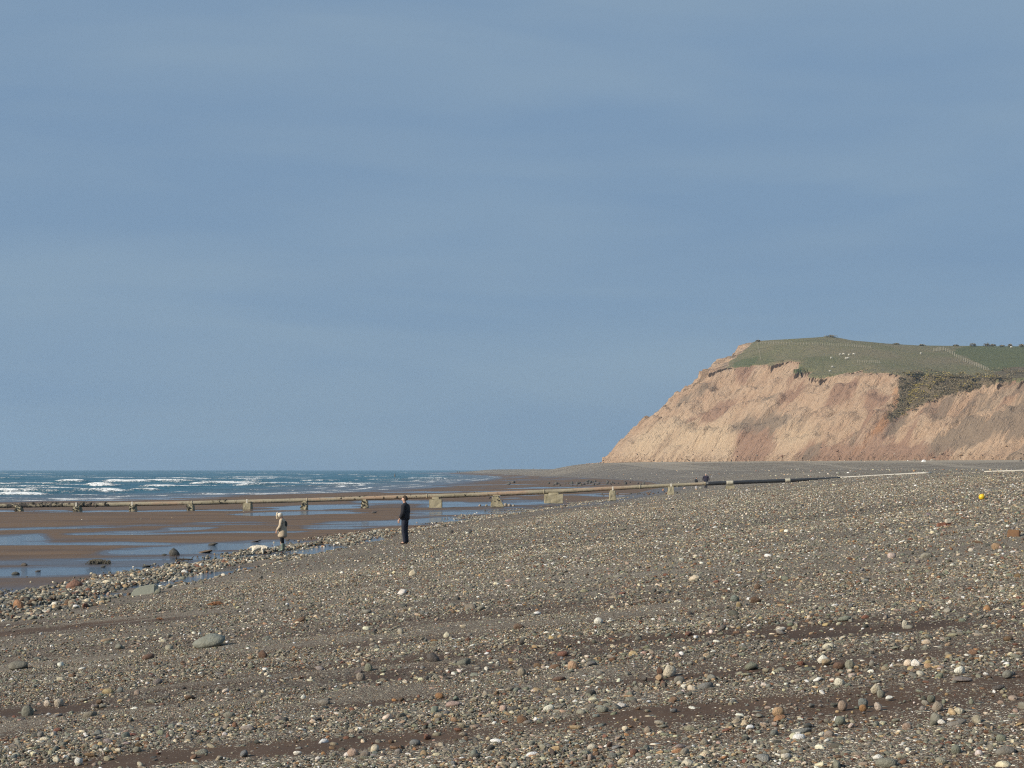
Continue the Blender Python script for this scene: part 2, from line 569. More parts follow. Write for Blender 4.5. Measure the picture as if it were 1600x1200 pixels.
def sea_material():
    m = NT('sea water')
    foam = m.attr('foam'); sh = m.attr('shallow')
    p = m.pos()
    pz = m.pos((0.28, 0.20, 1.6))
    n = m.noise(pz, 0.9, 6, 0.7)
    n2 = m.noise(m.pos((0.9, 0.35, 2.0)), 2.6, 5, 0.7)
    f = m.math('ADD', foam, m.math('MULTIPLY', m.math('SUBTRACT', n, 0.5), 1.7))
    f = m.math('ADD', f, m.math('MULTIPLY', m.math('SUBTRACT', n2, 0.5), 1.5))
    f = m.rng(f, 0.46, 0.80)
    deep = m.mix(m.noise(m.pos((0.02, 0.006, 1)), 1.0, 4), (0.023, 0.100, 0.152), (0.038, 0.124, 0.168))
    c = m.mix(sh, deep, (0.105, 0.118, 0.135))
    c = m.mix(f, c, (0.82, 0.83, 0.82))
    m.col(c)
    m.rough(m.rng(f, 0, 1, 0.30, 0.9))
    m.b.inputs['IOR'].default_value = 1.33
    m.l(m.rng(sh, 0, 1, 0.20, 0.42), m.b.inputs['Specular IOR Level'])
    h = m.math('ADD', m.noise(m.pos((0.7, 1.3, 1)), 0.6, 6, 0.65), m.math('MULTIPLY', f, 0.35))
    m.bump(h, 0.9, 0.8)
    return m.m
M_SEA = sea_material()

def cliff_material():
    m = NT('boulder clay and turf')
    p = m.pos()
    g = m.attr('grass'); go = m.attr('gorse'); red = m.attr('red'); gr = m.attr('grey'); orange = m.attr('orange'); dk = m.attr('clod')
    pale = m.attr('pale')
    n1 = m.noise(p, 0.09, 6, 0.6); n2 = m.noise(p, 0.6, 6, 0.65); n3 = m.noise(p, 2.2, 4, 0.7)
    clay = m.ramp(n1, [(0.3, (0.465, 0.312, 0.215)), (0.52, (0.53, 0.378, 0.262)), (0.72, (0.57, 0.425, 0.305))])
    clay = m.mix(m.rng(n2, 0.40, 0.72, 0, 0.4), clay, (0.36, 0.245, 0.165))
    clay = m.mix(m.rng(n3, 0.60, 0.74, 0, 0.6), clay, (0.17, 0.105, 0.07))
    clay = m.mix(m.math('MULTIPLY', pale, 0.85), clay, m.mix(m.rng(n2, 0.35, 0.7), (0.62, 0.475, 0.325), (0.55, 0.41, 0.28)))
    cx = m.n('ShaderNodeCombineXYZ'); m.l(m.math('ADD', m.attr('along'), m.math('MULTIPLY', m.attr('inland'), 0.25)), cx.inputs[0]); m.l(m.math('MULTIPLY', m.attr('inland'), 0.22), cx.inputs[1])
    st = m.noise(cx.outputs[0], 0.16, 7, 0.72)
    st2 = m.noise(cx.outputs[0], 0.9, 5, 0.7)
    clay = m.mix(m.rng(st, 0.50, 0.66, 0, 0.5), clay, (0.34, 0.225, 0.15))
    clay = m.mix(m.rng(st2, 0.56, 0.70, 0, 0.45), clay, (0.26, 0.175, 0.12))
    def soft(a, lo=0.34, hi=0.58, amp=0.36):
        w = m.math('ADD', m.math('MULTIPLY', m.math('SUBTRACT', st, 0.5), amp * 3.6), m.math('MULTIPLY', m.math('SUBTRACT', st2, 0.5), amp * 1.6))
        return m.rng(m.math('ADD', a, m.math('MULTIPLY', w, m.rng(a, 0.0, 0.35, 0.35, 1.0))), lo, hi)
    redc = m.mix(n2, (0.27, 0.155, 0.112), (0.33, 0.205, 0.150))
    greyc = m.mix(n2, (0.215, 0.165, 0.125), (0.28, 0.222, 0.170))
    c = m.mix(m.math('MULTIPLY', soft(red), 0.7), clay, redc)
    c = m.mix(m.math('MULTIPLY', soft(gr), 0.8), c, greyc)
    c = m.mix(m.math('MULTIPLY', soft(orange), 0.45), c, (0.44, 0.215, 0.095))
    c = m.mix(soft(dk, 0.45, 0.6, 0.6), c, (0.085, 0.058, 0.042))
    gn = m.noise(m.pos((1, 0.6, 1)), 0.05, 5, 0.6)
    gn2 = m.noise(p, 0.9, 4, 0.65)
    grass = m.ramp(gn, [(0.32, (0.190, 0.190, 0.104)), (0.52, (0.235, 0.212, 0.130)), (0.70, (0.265, 0.222, 0.148))])
    grass = m.mix(m.rng(gn2, 0.5, 0.8, 0, 0.45), grass, (0.245, 0.205, 0.135))
    lush = m.attr('lush')
    grass = m.mix(m.math('MULTIPLY', lush, 0.8), grass, m.mix(gn2, (0.125, 0.150, 0.074), (0.155, 0.172, 0.092)))
    c = m.mix(m.rng(m.math('ADD', g, m.math('MULTIPLY', m.math('SUBTRACT', n3, 0.5), 0.5)), 0.4, 0.6), c, grass)
    gv = m.ramp(m.noise(p, 0.35, 5, 0.7), [(0.35, (0.15, 0.13, 0.08)), (0.55, (0.20, 0.16, 0.11)), (0.7, (0.25, 0.20, 0.135))])
    c = m.mix(m.rng(m.math('ADD', go, m.math('MULTIPLY', m.math('SUBTRACT', n2, 0.5), 0.7)), 0.4, 0.6), c, gv)
    m.col(c)
    m.rough(0.95)
    m.b.inputs['Specular IOR Level'].default_value = 0.1
    h = m.math('ADD', n2, m.math('MULTIPLY', n3, 0.4))
    h = m.math('ADD', h, m.math('MULTIPLY', st2, 1.2))
    m.bump(h, 1.0, 1.6)
    return m.m
M_CLIFF = cliff_material()

def plain(name, base, var=None, rough=0.8, scale=4.0, bump=0.3, dist=0.02, spec=0.3, obj=True):
    m = NT(name)
    v = m.pos(obj=obj)
    n = m.noise(v, scale, 5, 0.6)
    var = var or tuple(c * 0.7 for c in base)
    m.col(m.mix(m.rng(n, 0.35, 0.68), base, var))
    m.rough(rough); m.b.inputs['Specular IOR Level'].default_value = spec
    if bump: m.bump(m.noise(v, scale * 2.5, 5, 0.65), bump, dist)
    return m.m

def pipe_material():
    m = NT('crusted pipe')
    p = m.pos()
    n = m.noise(m.pos((0.35, 1, 1)), 0.5, 6, 0.7); n2 = m.noise(p, 2.6, 5, 0.7)
    c = m.ramp(n, [(0.32, (0.23, 0.20, 0.135)), (0.5, (0.30, 0.265, 0.19)), (0.64, (0.33, 0.225, 0.155)), (0.75, (0.25, 0.235, 0.17))])
    c = m.mix(m.rng(n2, 0.58, 0.66, 0, 0.75), c, (0.10, 0.085, 0.055))
    sea_end = m.attr('weed')
    c = m.mix(m.rng(m.math('ADD', sea_end, m.math('MULTIPLY', m.math('SUBTRACT', n2, 0.5), 1.6)), 0.42, 0.6), c, (0.045, 0.040, 0.036))
    m.col(c); m.rough(0.85)
    m.bump(n2, 0.8, 0.06)
    return m.m
M_PIPE = pipe_material()
def concrete_material():
    m = NT('weathered concrete')
    p = m.pos(); po = m.pos(obj=True)
    n = m.noise(p, 1.6, 5, 0.65); s = m.noise(m.pos((3.0, 3.0, 0.5)), 1.4, 4, 0.6)
    c = m.mix(m.rng(n, 0.35, 0.7), (0.40, 0.355, 0.245), (0.27, 0.235, 0.15))
    c = m.mix(m.rng(s, 0.56, 0.68, 0, 0.7), c, (0.13, 0.12, 0.075))
    m.col(c); m.rough(0.9)
    m.bump(m.noise(p, 7, 5, 0.65), 0.6, 0.04)
    return m.m
M_CONC = concrete_material()
M_WEED = plain('dark weed', (0.032, 0.028, 0.020), (0.06, 0.05, 0.03), 0.55, 6, 0.6, 0.03)
M_BLACK = plain('black pipe sleeve', (0.022, 0.023, 0.026), (0.035, 0.035, 0.036), 0.4, 2, 0.1, spec=0.5)
M_WHITEPIPE = plain('whitened pipe', (0.62, 0.58, 0.50), (0.50, 0.46, 0.39), 0.8, 1.2, 0.2)
M_COLLAR = plain('pale clamp', (0.50, 0.47, 0.38), (0.36, 0.33, 0.25), 0.7, 4)
M_PEG = plain('pale bracket', (0.70, 0.66, 0.56), (0.55, 0.50, 0.42), 0.7, 6)

# ------------------------------------------------------------------ sand flat, pools, sea
def spaced(y0, y1, s0, k, smax):
    out = [y0]; s = s0
    while out[-1] < y1:
        s = min(smax, max(s0, k * out[-1])); out.append(out[-1] + s)
    return np.array(out)

ys = spaced(18, 1500, 0.35, 0.0052, 14)
us = np.concatenate([-spaced(0.4, 170, 0.35, 0.012, 2.2)[::-1], [0.0, 0.4, 0.9, 1.6, 2.6, 4.0]])
U, Y = np.meshgrid(us, ys)
X = U + toe(Y)
Z = sand_z(X, Y)
me = grid_mesh('sand_flat', X, Y, Z)
mk = pool_mask(X, Y)
vattr(me, 'wet', np.clip(mk * 2.4 + 0.35 * sstep(0.6, 0.3, fbm(X * 0.03, Y * 0.05, 55, 4)) + 0.6 * sstep(0.78, 1.0, -U / water_dist(Y)) + 0.5 * sstep(70, 30, Y), 0, 1))
tag(link_mesh('sand_flat', me, M_SAND), 'brown wet tidal sand between the shingle and the sea', kind='structure')

ys2 = spaced(18, 420, 1.2, 0.012, 5)
us2 = np.linspace(-90, 1.5, 60)
U2, Y2 = np.meshgrid(us2, ys2)
X2 = U2 + toe(Y2)
me = grid_mesh('tidal_pools', X2, Y2, sand_base(X2, Y2))
tag(link_mesh('tidal_pools', me, M_POOL), 'shallow blue pools of standing water on the brown sand', kind='structure')

# the little stream held behind the cobble bank
ys3 = np.linspace(24, 92, 120); us3 = np.linspace(0.3, 3.2, 8)
U3, Y3 = np.meshgrid(us3, ys3)
X3 = U3 + toe(Y3)
me = grid_mesh('beach_stream', X3, Y3, 0.055 + 0 * X3 + 0.02 * np.sin(Y3 * 0.11))
tag(link_mesh('beach_stream', me, M_POOL), 'narrow strip of blue water behind the cobble bank', kind='structure')

def build_sea():
    ys = np.concatenate([spaced(120, 190, 2.0, 0.0, 2.0)[:-1], spaced(190, 2400, 0.7, 0.0032, 7.0), [2700, 3200, 4000, 5500]])
    nx = 460
    t = np.linspace(-1.25, 1.1, nx)
    Y = np.repeat(ys[:, None], nx, 1)
    X = t[None, :] * (0.3125 * Y + 12)
    Z = np.zeros_like(X); FO = np.zeros_like(X)
    amp = sstep(180, 330, Y) * (1 - sstep(2200, 2700, Y))
    Z += amp * (0.34 * (fbm(X * 0.02, Y * 0.09, 71, 3) - 0.5) + 0.30 * (fbm(X * 0.09, Y * 0.28, 72, 3) - 0.5))
    r = np.random.default_rng(5)
    def wave(x0, y0, L, A, brk, sl):
        i0, i1 = np.searchsorted(ys, [y0 - 22, y0 + 45])
        if i1 - i0 < 3: return
        x = X[i0:i1]; y = Y[i0:i1]
        a = x - x0
        wig = 3.0 * (fbm(x * 0.06, x * 0 + y0, 73, 3) - 0.5)
        b = y - y0 - sl * a - wig
        win = np.exp(-(np.abs(a) / L) ** 4)
        prof = np.where(b < 0, np.exp(-(b / 1.5) ** 2), np.exp(-(b / 5.5) ** 2))
        Z[i0:i1] = np.maximum(Z[i0:i1], A * prof * win * (0.75 + 0.5 * fbm(x * 0.12, y * 0.1, 74, 2)) - 0.05) if A > 0.3 else Z[i0:i1] + A * prof * win
        if brk > 0:
            fo = np.where(b < 0, np.exp(-(b / 2.2) ** 2), np.exp(-(b / (3.0 + 11 * max(brk - 0.7, 0))) ** 2)) * win * brk
            FO[i0:i1] = np.maximum(FO[i0:i1], fo * (0.45 + 1.0 * fbm(x * 0.10, y * 0.12, 75, 3)))
    # breakers seen in the photograph: centre and half width in degrees of arc, distance
    for px, row, hw, A, brk in [(110, 753, 30, .9, .95), (200, 753, 45, 1.0, 1.0), (260, 753, 50, .95, 1.0), (150, 768, 55, .8, .9), (155, 760, 28, 1.1, 1.0),
                                (80, 757, 22, .8, .8), (250, 761, 40, .9, .95), (30, 774, 55, .7, .95), (50, 767, 30, .7, .7), (330, 756, 40, .8, .9), (390, 752, 30, .8, .8),
                                (400, 759, 45, .8, .9), (320, 771, 30, .6, .8), (215, 780, 40, .4, .8), (120, 784, 60, .35, .7), (30, 786, 40, .35, .7), (400, 770, 40, .45, .75),
                                (540, 757, 35, .7, .9), (500, 751, 40, .7, .8), (580, 744, 60, .7, .85), (660, 747, 50, .7, .8), (500, 765, 50, .4, .7), (720, 739, 60, .7, .9),
                                (690, 750, 40, .5, .8), (760, 746, 45, .4, .85), (790, 753, 30, .3, .7), (640, 757, 45, .4, .8), (460, 771, 40, .3, .7), (15, 747, 25, .8, .8),
                                (860, 751, 40, .25, .6), (700, 743, 80, .5, .7), (620, 764, 45, .25, .6), (340, 778, 50, .3, .6), (225, 766, 28, .8, .8)]:
        y0 = (H - SEA) * F / (row + 1.5 - HOR)
        wave((px - 800) / F * y0, y0, hw / F * y0, A, brk, r.uniform(0.0, 0.12))
    for _ in range(240):
        y0 = math.exp(r.uniform(math.log(215), math.log(2300)))
        x0 = r.uniform(-0.36, 0.06) * y0
        wave(x0, y0, r.uniform(6, 26) * (y0 / 400) ** 0.4, r.uniform(0.15, 0.6) * min(1, y0 / 320), r.choice([0, 0, 0.5, 0.7, 0.85]), r.uniform(-0.05, 0.15))
    u = X - toe(Y)
    depth = -u - water_dist(Y)             # metres seaward of the edge
    edge = np.exp(-((depth - 2) / 2.2) ** 2) * sstep(0.45, 0.62, fbm(X * 0.05, Y * 0.05, 77, 3)) * 0.75
    for off in (9, 20, 33):
        edge = np.maximum(edge, np.exp(-((depth - off - 6 * (fbm(X * .03, Y * .03, 78 + off, 2) - .5)) / 1.6) ** 2) * 0.8 * sstep(0.42, 0.6, fbm(X * 0.04, Y * 0.05, 79 + off, 3)))
    FO = np.maximum(FO, edge * (1 - sstep(900, 1300, Y)))
    Z = Z * sstep(-2, 30, depth) + 0.05 * edge
    me = grid_mesh('sea', X, Y, SEA + Z)
    vattr(me, 'foam', FO)
    vattr(me, 'shallow', np.clip(1 - sstep(0, 45, depth + 25 * (fbm(X * .02, Y * .03, 91, 3) - .5)), 0, 1))
    tag(link_mesh('sea', me, M_SEA), 'blue choppy sea with white breakers running in', kind='structure')
build_sea()

# ------------------------------------------------------------------ shingle bank
ys = np.concatenate([spaced(-12, 5, 1.0, 0, 1.0)[:-1], spaced(5, 1500, 0.11, 0.0062, 9)])
us = np.concatenate([[-2.5, -1.2, -0.5, 0.0], spaced(0.3, 30, 0.16, 0.0, 0.16), spaced(30.5, 240, 0.5, 0.012, 8)])
U, Y = np.meshgrid(us, ys)
X = U + toe(Y)
Z = shingle_z(X, Y)
CV = np.maximum(cover(X, Y), 0.8 * grit(X, Y))
Z = Z + 0.018 * (CV - 0.6) * (1 - sstep(40, 80, Y)) * sstep(2, 4, U) + 0.02 * (fbm(X * 2.2, Y * 2.2, 66, 2) - 0.5) * (1 - sstep(30, 60, Y))
me = grid_mesh('shingle_beach', X, Y, Z)
FINE = np.clip(1 - sstep(5.5, 9.5, U + 4 * (fbm(X * .12, Y * .05, 81, 3) - .5)), 0, 1) * sstep(14, 40, Y)
FINE = np.maximum(FINE, 0.6 * sstep(160, 300, Y))
GRIT = grit(X, Y) * (1 - sstep(150, 220, Y))
FINE = np.maximum(FINE, GRIT * 0.9)
vattr(me, 'grit', GRIT)
WET = np.clip(sstep(5.5, 2.0, U) * 0.0 + np.exp(-((U - 4) / 4) ** 2) * sstep(110, 135, Y) * (1 - sstep(230, 330, Y)) + 0.3 * sstep(340, 420, Y) * sstep(46, 20, U) * (1 - sstep(700, 760, Y)) + 0.5 * sstep(2.2, 0.5, U), 0, 1)
vattr(me, 'cover', np.where(Y > 90, np.maximum(CV, 0.45), CV)); vattr(me, 'fine', FINE); vattr(me, 'wet', WET)
NC = near_cliff(X, Y); vattr(me, 'pale', sstep(25, 75, X) * sstep(0.62, 0.95, NC + 0.25 * (fbm(X * .02, Y * .04, 83, 3) - .5)) + 0.5 * sstep(0.60, 0.72, fbm(U * 0.16, Y * 0.006, 89, 4)) * sstep(170, 260, Y))
tag(link_mesh('shingle_beach', me, M_SHINGLE), 'sloping bank of mixed grey and brown shingle', kind='structure')

# ------------------------------------------------------------------ headland
def polyline(P, n):
    P = np.array(P, float)
    t = np.concatenate([[0], np.cumsum(np.hypot(*np.diff(P, axis=0).T))])
    tt = np.linspace(0, t[-1], n)
    return np.stack([np.interp(tt, t, P[:, 0]), np.interp(tt, t, P[:, 1])], 1), tt
BP, BS = polyline(BASE, 700)
CTRL = np.array([(124, 738, 52.5), (157, 672, 42.5), (198, 633, 39.0), (104, 783, 53.0), (115, 775, 54.2), (126, 765, 53.8), (118, 830, 67.6), (129, 832, 68.6), (106, 830, 62.5), (141, 802, 66.8), (160, 820, 68.0),
                 (194.5, 830, 66.4), (259, 830, 65.6), (225, 830, 65.6), (183, 690, 43.6), (137, 712, 44.8), (154, 704, 48.0), (240, 560, 35), (320, 470, 31), (60, 900, 60), (90, 1000, 62),
                 (180, 1000, 71), (300, 1000, 69), (250, 1200, 70), (150, 760, 58.2), (200, 740, 53.5), (235, 700, 46.5), (330, 760, 55), (380, 620, 44), (95, 860, 62)], float)
def tps_fit(C):
    n = len(C)
    d2 = ((C[:, None, :2] - C[None, :, :2]) ** 2).sum(-1)
    K = np.where(d2 > 0, 0.5 * d2 * np.log(np.maximum(d2, 1e-9)), 0) + np.eye(n) * 30
    P = np.c_[np.ones(n), C[:, :2]]
    A = np.block([[K, P], [P.T, np.zeros((3, 3))]])
    return np.linalg.solve(A, np.r_[C[:, 2], 0, 0, 0])
TW = tps_fit(CTRL)
def plateau(x, y):
    s = TW[-3] + TW[-2] * x + TW[-1] * y
    for w, c in zip(TW, CTRL):
        d2 = (x - c[0]) ** 2 + (y - c[1]) ** 2
        s = s + w * 0.5 * d2 * np.log(np.maximum(d2, 1e-9))
    return s

def inside_dist(x, y):
    sh = x.shape; xf = x.ravel(); yf = y.ravel()
    d = np.full(xf.shape, 1e9); idx = np.zeros(xf.shape, int)
    for k0 in range(0, len(xf), 20000):
        sl = slice(k0, k0 + 20000)
        dd = (xf[sl, None] - BP[None, ::4, 0]) ** 2 + (yf[sl, None] - BP[None, ::4, 1]) ** 2
        j = dd.argmin(1); idx[sl] = np.minimum(j * 4, len(BP) - 2); d[sl] = np.sqrt(dd[np.arange(len(j)), j])
    tx = BP[np.minimum(idx + 3, len(BP) - 1)] - BP[np.maximum(idx - 3, 0)]
    rel = np.stack([xf, yf], 1) - BP[idx]
    cr = tx[:, 0] * rel[:, 1] - tx[:, 1] * rel[:, 0]
    tl = np.hypot(tx[:, 0], tx[:, 1])
    # perpendicular distance where we are beside the line, true distance at the corner
    sgn = np.where(cr < 0, 1.0, -1.0)
    s = BS[idx] + (rel * tx).sum(1) / tl
    return (d * sgn).reshape(sh), s.reshape(sh)

def headland_arrays(x, y):
    d, s = inside_dist(x, y)
    dw = d + 3.0 * (fbm(s * 0.035, d * 0.02, 101, 3) - 0.5) * sstep(2, 14, d)
    # gully that holds the gorse and its setback
    px0, _ = project(x, y, 30 + 0 * x)
    gul = np.exp(-((px0 - (1392 + (d - 10) * 1.3)) / 22) ** 2) * sstep(6, 26, d)
    dw = dw - 8.0 * gul
    face = 6.2 + np.interp(dw, [-30, 0, 9, 26, 46, 64, 110], [-22, 0, 11.0, 24.5, 41.0, 56.5, 95])
    streak = fbm(s * 0.10 + d * 0.06, d * 0.03, 102, 4)
    ridg = 1 - np.abs(2 * fbm(s * 0.07 + d * 0.01, d * 0.018, 103, 3) - 1)
    rough = fbm(s * 0.30, d * 0.16, 104, 4)
    amp = sstep(1, 10, d)
    fine = fbm(s * 0.75 + d * 0.30, d * 0.26, 109, 4)
    face = face + amp * (6.0 * (streak - 0.5) + 4.5 * (ridg - 0.75) + 4.6 * (rough - 0.5) + 3.2 * (fine - 0.5) - 3.0 * np.maximum(0, fbm(s * 0.16 + d * 0.05, d * 0.03, 110, 3) - 0.62) * 6)
    # slipped benches
    bench = fbm(s * 0.02 + 4, dw * 0.05, 105, 3)
    face = face + amp * 4.6 * (np.abs(((dw / 15.0 + bench * 2.2) % 1.0) - 0.5) - 0.25)
    P = plateau(x, y) + 0.5 * (fbm(x * 0.08, y * 0.08, 106, 3) - 0.5)
    mound = 1.6 * np.exp(-(((x - 160) / 9) ** 2 + ((y - 822) / 12) ** 2))
    P = P + mound
    # ragged brow
    brow = 1.6 * (fbm(s * 0.10, s * 0, 107, 3) - 0.5) + 1.0 * (fbm(s * 0.45, s * 0 + 3, 108, 2) - 0.5)
    brow = brow + 2.4 * (fbm(s * 0.035, d * 0 + 7, 115, 3) - 0.5)
    f2 = face + brow * 2.6
    grass = f2 > P
    z = np.where(grass, P, np.minimum(face - 0.7, P - 0.7 - 0.9 * rough))
    return z, grass.astype(float), d, s, dw

def in_poly(px, r, poly):
    ins = np.zeros(px.shape, bool)
    n = len(poly)
    for i in range(n):
        x0, y0 = poly[i]; x1, y1 = poly[(i + 1) % n]
        c = ((y0 > r) != (y1 > r)) & (px < (x1 - x0) * (r - y0) / (y1 - y0 + 1e-9) + x0)
        ins ^= c
    return ins.astype(float)

hx = np.arange(30, 345, 0.6); hy = np.concatenate([np.arange(490, 850, 0.6), np.arange(850, 1120, 3.0)])
HX, HY = np.meshgrid(hx, hy)
HZ, HG, HD, HS, HW = headland_arrays(HX, HY)
def hz_at(x, y):
    i = np.clip(np.searchsorted(hx, x), 1, len(hx) - 1); j = np.clip(np.searchsorted(hy, y), 1, len(hy) - 1)
    return float(HZ[j, i])
PX, PR = project(HX, HY, HZ)
rim = PX - (1176 - (PR - 532) * 1.05) + 16 * (fbm(HX * .12, HY * .12, 121, 3) - .5)
HZ = HZ - HG * (1 - sstep(-6, 4, rim)) * (4.0 * fbm(HS * 0.22 + HD * 0.08, HD * 0.10, 123, 4) - 1.2)
keep = (HD > -5) & (HX < 0.345 * HY + 12)
me = grid_mesh('headland', HX, HY, HZ, keep=keep)
PX, PR = project(HX, HY, HZ)
WX = PX + 26 * (fbm(HX * .08, HZ * .1, 111, 4) - .5); WR = PR + 16 * (fbm(HX * .07 + 5, HZ * .12, 112, 4) - .5)
red = np.zeros_like(HX); grey = np.zeros_like(HX); orange = np.zeros_like(HX); pale = np.zeros_like(HX)
for poly in ([(1150, 668), (1218, 666), (1204, 726), (1150, 726)], [(1300, 604), (1345, 590), (1340, 618), (1285, 640)], [(1235, 700), (1290, 694), (1480, 698), (1500, 730), (1235, 730)],
             [(1040, 646), (1130, 648), (1160, 662), (1130, 656), (1040, 652)], [(1100, 640), (1150, 620), (1170, 628), (1110, 650)], [(1215, 600), (1262, 606), (1240, 634), (1205, 632)],
             [(1165, 560), (1190, 580), (1150, 600), (1140, 580)], [(1430, 640), (1500, 618), (1510, 634), (1440, 656)], [(1350, 610), (1400, 620), (1380, 640), (1340, 640)],
             [(1170, 642), (1182, 642), (1180, 665), (1166, 665)]):
    red = np.maximum(red, in_poly(WX, WR, poly))
for poly in ([(1142, 658), (1215, 654), (1280, 660), (1305, 678), (1240, 668), (1180, 674), (1145, 674)], [(1438, 692), (1520, 660), (1600, 636), (1680, 630), (1680, 668), (1600, 668), (1540, 690), (1440, 716)],
             [(1480, 650), (1520, 640), (1535, 650), (1490, 664)], [(1372, 688), (1408, 646), (1420, 650), (1385, 692)], [(1190, 618), (1240, 622), (1225, 634), (1195, 628)],
             [(1270, 660), (1305, 660), (1305, 676), (1270, 676)], [(1320, 680), (1350, 672), (1345, 690), (1320, 694)], [(1055, 640), (1100, 612), (1128, 590), (1118, 590), (1040, 640)], [(1540, 612), (1600, 622), (1680, 615), (1680, 640), (1600, 640)]):
    grey = np.maximum(grey, in_poly(WX, WR, poly))
for poly in ([(1322, 716), (1348, 690), (1385, 640), (1392, 645), (1356, 695), (1332, 718)], [(1395, 606), (1408, 605), (1404, 640), (1392, 648)]):
    orange = np.maximum(orange, in_poly(WX, WR, poly))
for poly in ([(1040, 654), (1140, 660), (1160, 690), (1150, 716), (975, 716), (985, 690)], [(1215, 668), (1270, 668), (1282, 690), (1225, 700)], [(1505, 684), (1530, 682), (1520, 706), (1500, 704)]):
    pale = np.maximum(pale, in_poly(WX, WR, poly))
gorse = in_poly(WX, WR, [(1406, 588), (1440, 582), (1540, 584), (1600, 572), (1700, 566), (1700, 580), (1600, 586), (1548, 600), (1510, 612), (1470, 622), (1430, 640), (1385, 664), (1376, 660), (1404, 632)])
def blur(a, k=7):
    for ax in (0, 1):
        p = np.pad(a, [(k, k) if i == ax else (0, 0) for i in (0, 1)], mode='edge')
        c = np.cumsum(p, ax); c = np.concatenate([np.zeros_like(np.take(c, [0], ax)), c], ax)
        n = a.shape[ax]
        a = (np.take(c, range(2 * k + 1, 2 * k + 1 + n), ax) - np.take(c, range(0, n), ax)) / (2 * k + 1)
    return a
red = blur(red); grey = blur(grey); orange = blur(orange, 3); pale = blur(pale); gorse = blur(gorse, 2)
grey = np.maximum(grey, 0.55 * HG * (1 - sstep(-2, 6, rim)) * sstep(-16, -4, rim))
red = np.maximum(red, 0.55 * sstep(0.60, 0.68, fbm(HS * .05 + HD * .02, HD * .04, 113, 4)) * sstep(1180, 1230, PX))
grey = np.maximum(grey, 0.5 * sstep(1180, 1230, PX) * sstep(0.62, 0.70, fbm(HS * .05 + HD * .02 + 31, HD * .04, 114, 4)))
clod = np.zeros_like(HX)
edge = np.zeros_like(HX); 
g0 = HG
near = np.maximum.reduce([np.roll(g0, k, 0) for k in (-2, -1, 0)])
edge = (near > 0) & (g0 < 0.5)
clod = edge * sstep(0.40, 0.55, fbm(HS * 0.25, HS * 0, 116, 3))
lush = in_poly(WX, WR, [(1520, 538), (1640, 536), (1640, 578), (1548, 580), (1490, 550)]) + in_poly(WX, WR, [(1225, 580), (1248, 570), (1252, 590), (1225, 592)]) + in_poly(WX, WR, [(1145, 565), (1180, 555), (1180, 568), (1140, 574)])
GRASS = HG * sstep(-3, 5, rim)
for nm, a in (('grass', GRASS), ('gorse', gorse), ('red', red), ('grey', grey), ('orange', orange), ('clod', clod), ('lush', np.clip(lush, 0, 1)), ('pale', pale), ('along', HS), ('inland', HD)):
    vattr(me, nm, a)
tag(link_mesh('headland', me, M_CLIFF), 'high tan clay sea cliff with green pasture on its top', kind='structure')

def land_hit(px, row):
    """sight line through a photo pixel onto the headland"""
    ax = (px - 800) / F; az = -(row - HOR) / F
    y = 520.0
    while y < 1100:
        x = ax * y
        if 31 < x < 343 and H + az * y <= hz_at(x, y): return x, y, hz_at(x, y)
        y += 0.5
    return None

# ------------------------------------------------------------------ stone shapes
def stone_mesh(i, sub=2):
    r = np.random.default_rng(100 + i)
    bm = bmesh.new()
    bmesh.ops.create_icosphere(bm, subdivisions=sub, radius=1.0)
    v = np.array([p.co[:] for p in bm.verts])
    ang = i % 3 != 0
    for k in range(r.integers(7, 11) if ang else r.integers(3, 6)):          # broken faces
        n = r.normal(size=3); n /= np.linalg.norm(n)
        h = r.uniform(0.48, 0.80) if ang else r.uniform(0.70, 0.92)
        dd = v @ n - h
        v = v - np.where(dd > 0, dd * (0.95 if ang else 0.75), 0)[:, None] * n
    d = r.normal(size=(6, 3)); ph = r.uniform(0, 6, 6)
    b = sum(np.sin(v @ d[k] * 1.7 + ph[k]) for k in range(6))
    v = v * (1 + (0.025 if ang else 0.035) * b)[:, None]
    asp = np.array([1.0, r.uniform(0.62, 0.9), r.uniform(0.38, 0.72)])
    v = v * asp
    for p, c in zip(bm.verts, v): p.co = c
    me = bpy.data.meshes.new('pebble')
    bm.to_mesh(me); bm.free()
    for p in me.polygons: p.use_smooth = True
    me.materials.append(M_STONE)
    return me
SHAPES = [stone_mesh(i) for i in range(15)]
SHAPE_H = [max(v.co.z for v in m.vertices) for m in SHAPES]

def set_tint(o, name, r):
    c = np.array(STONES[name]) * r.uniform(0.85, 1.2)
    c = c * (1 + r.normal(0, 0.03, 3))
    o['tint'] = [float(t) for t in np.clip(c, 0.01, 0.85)]

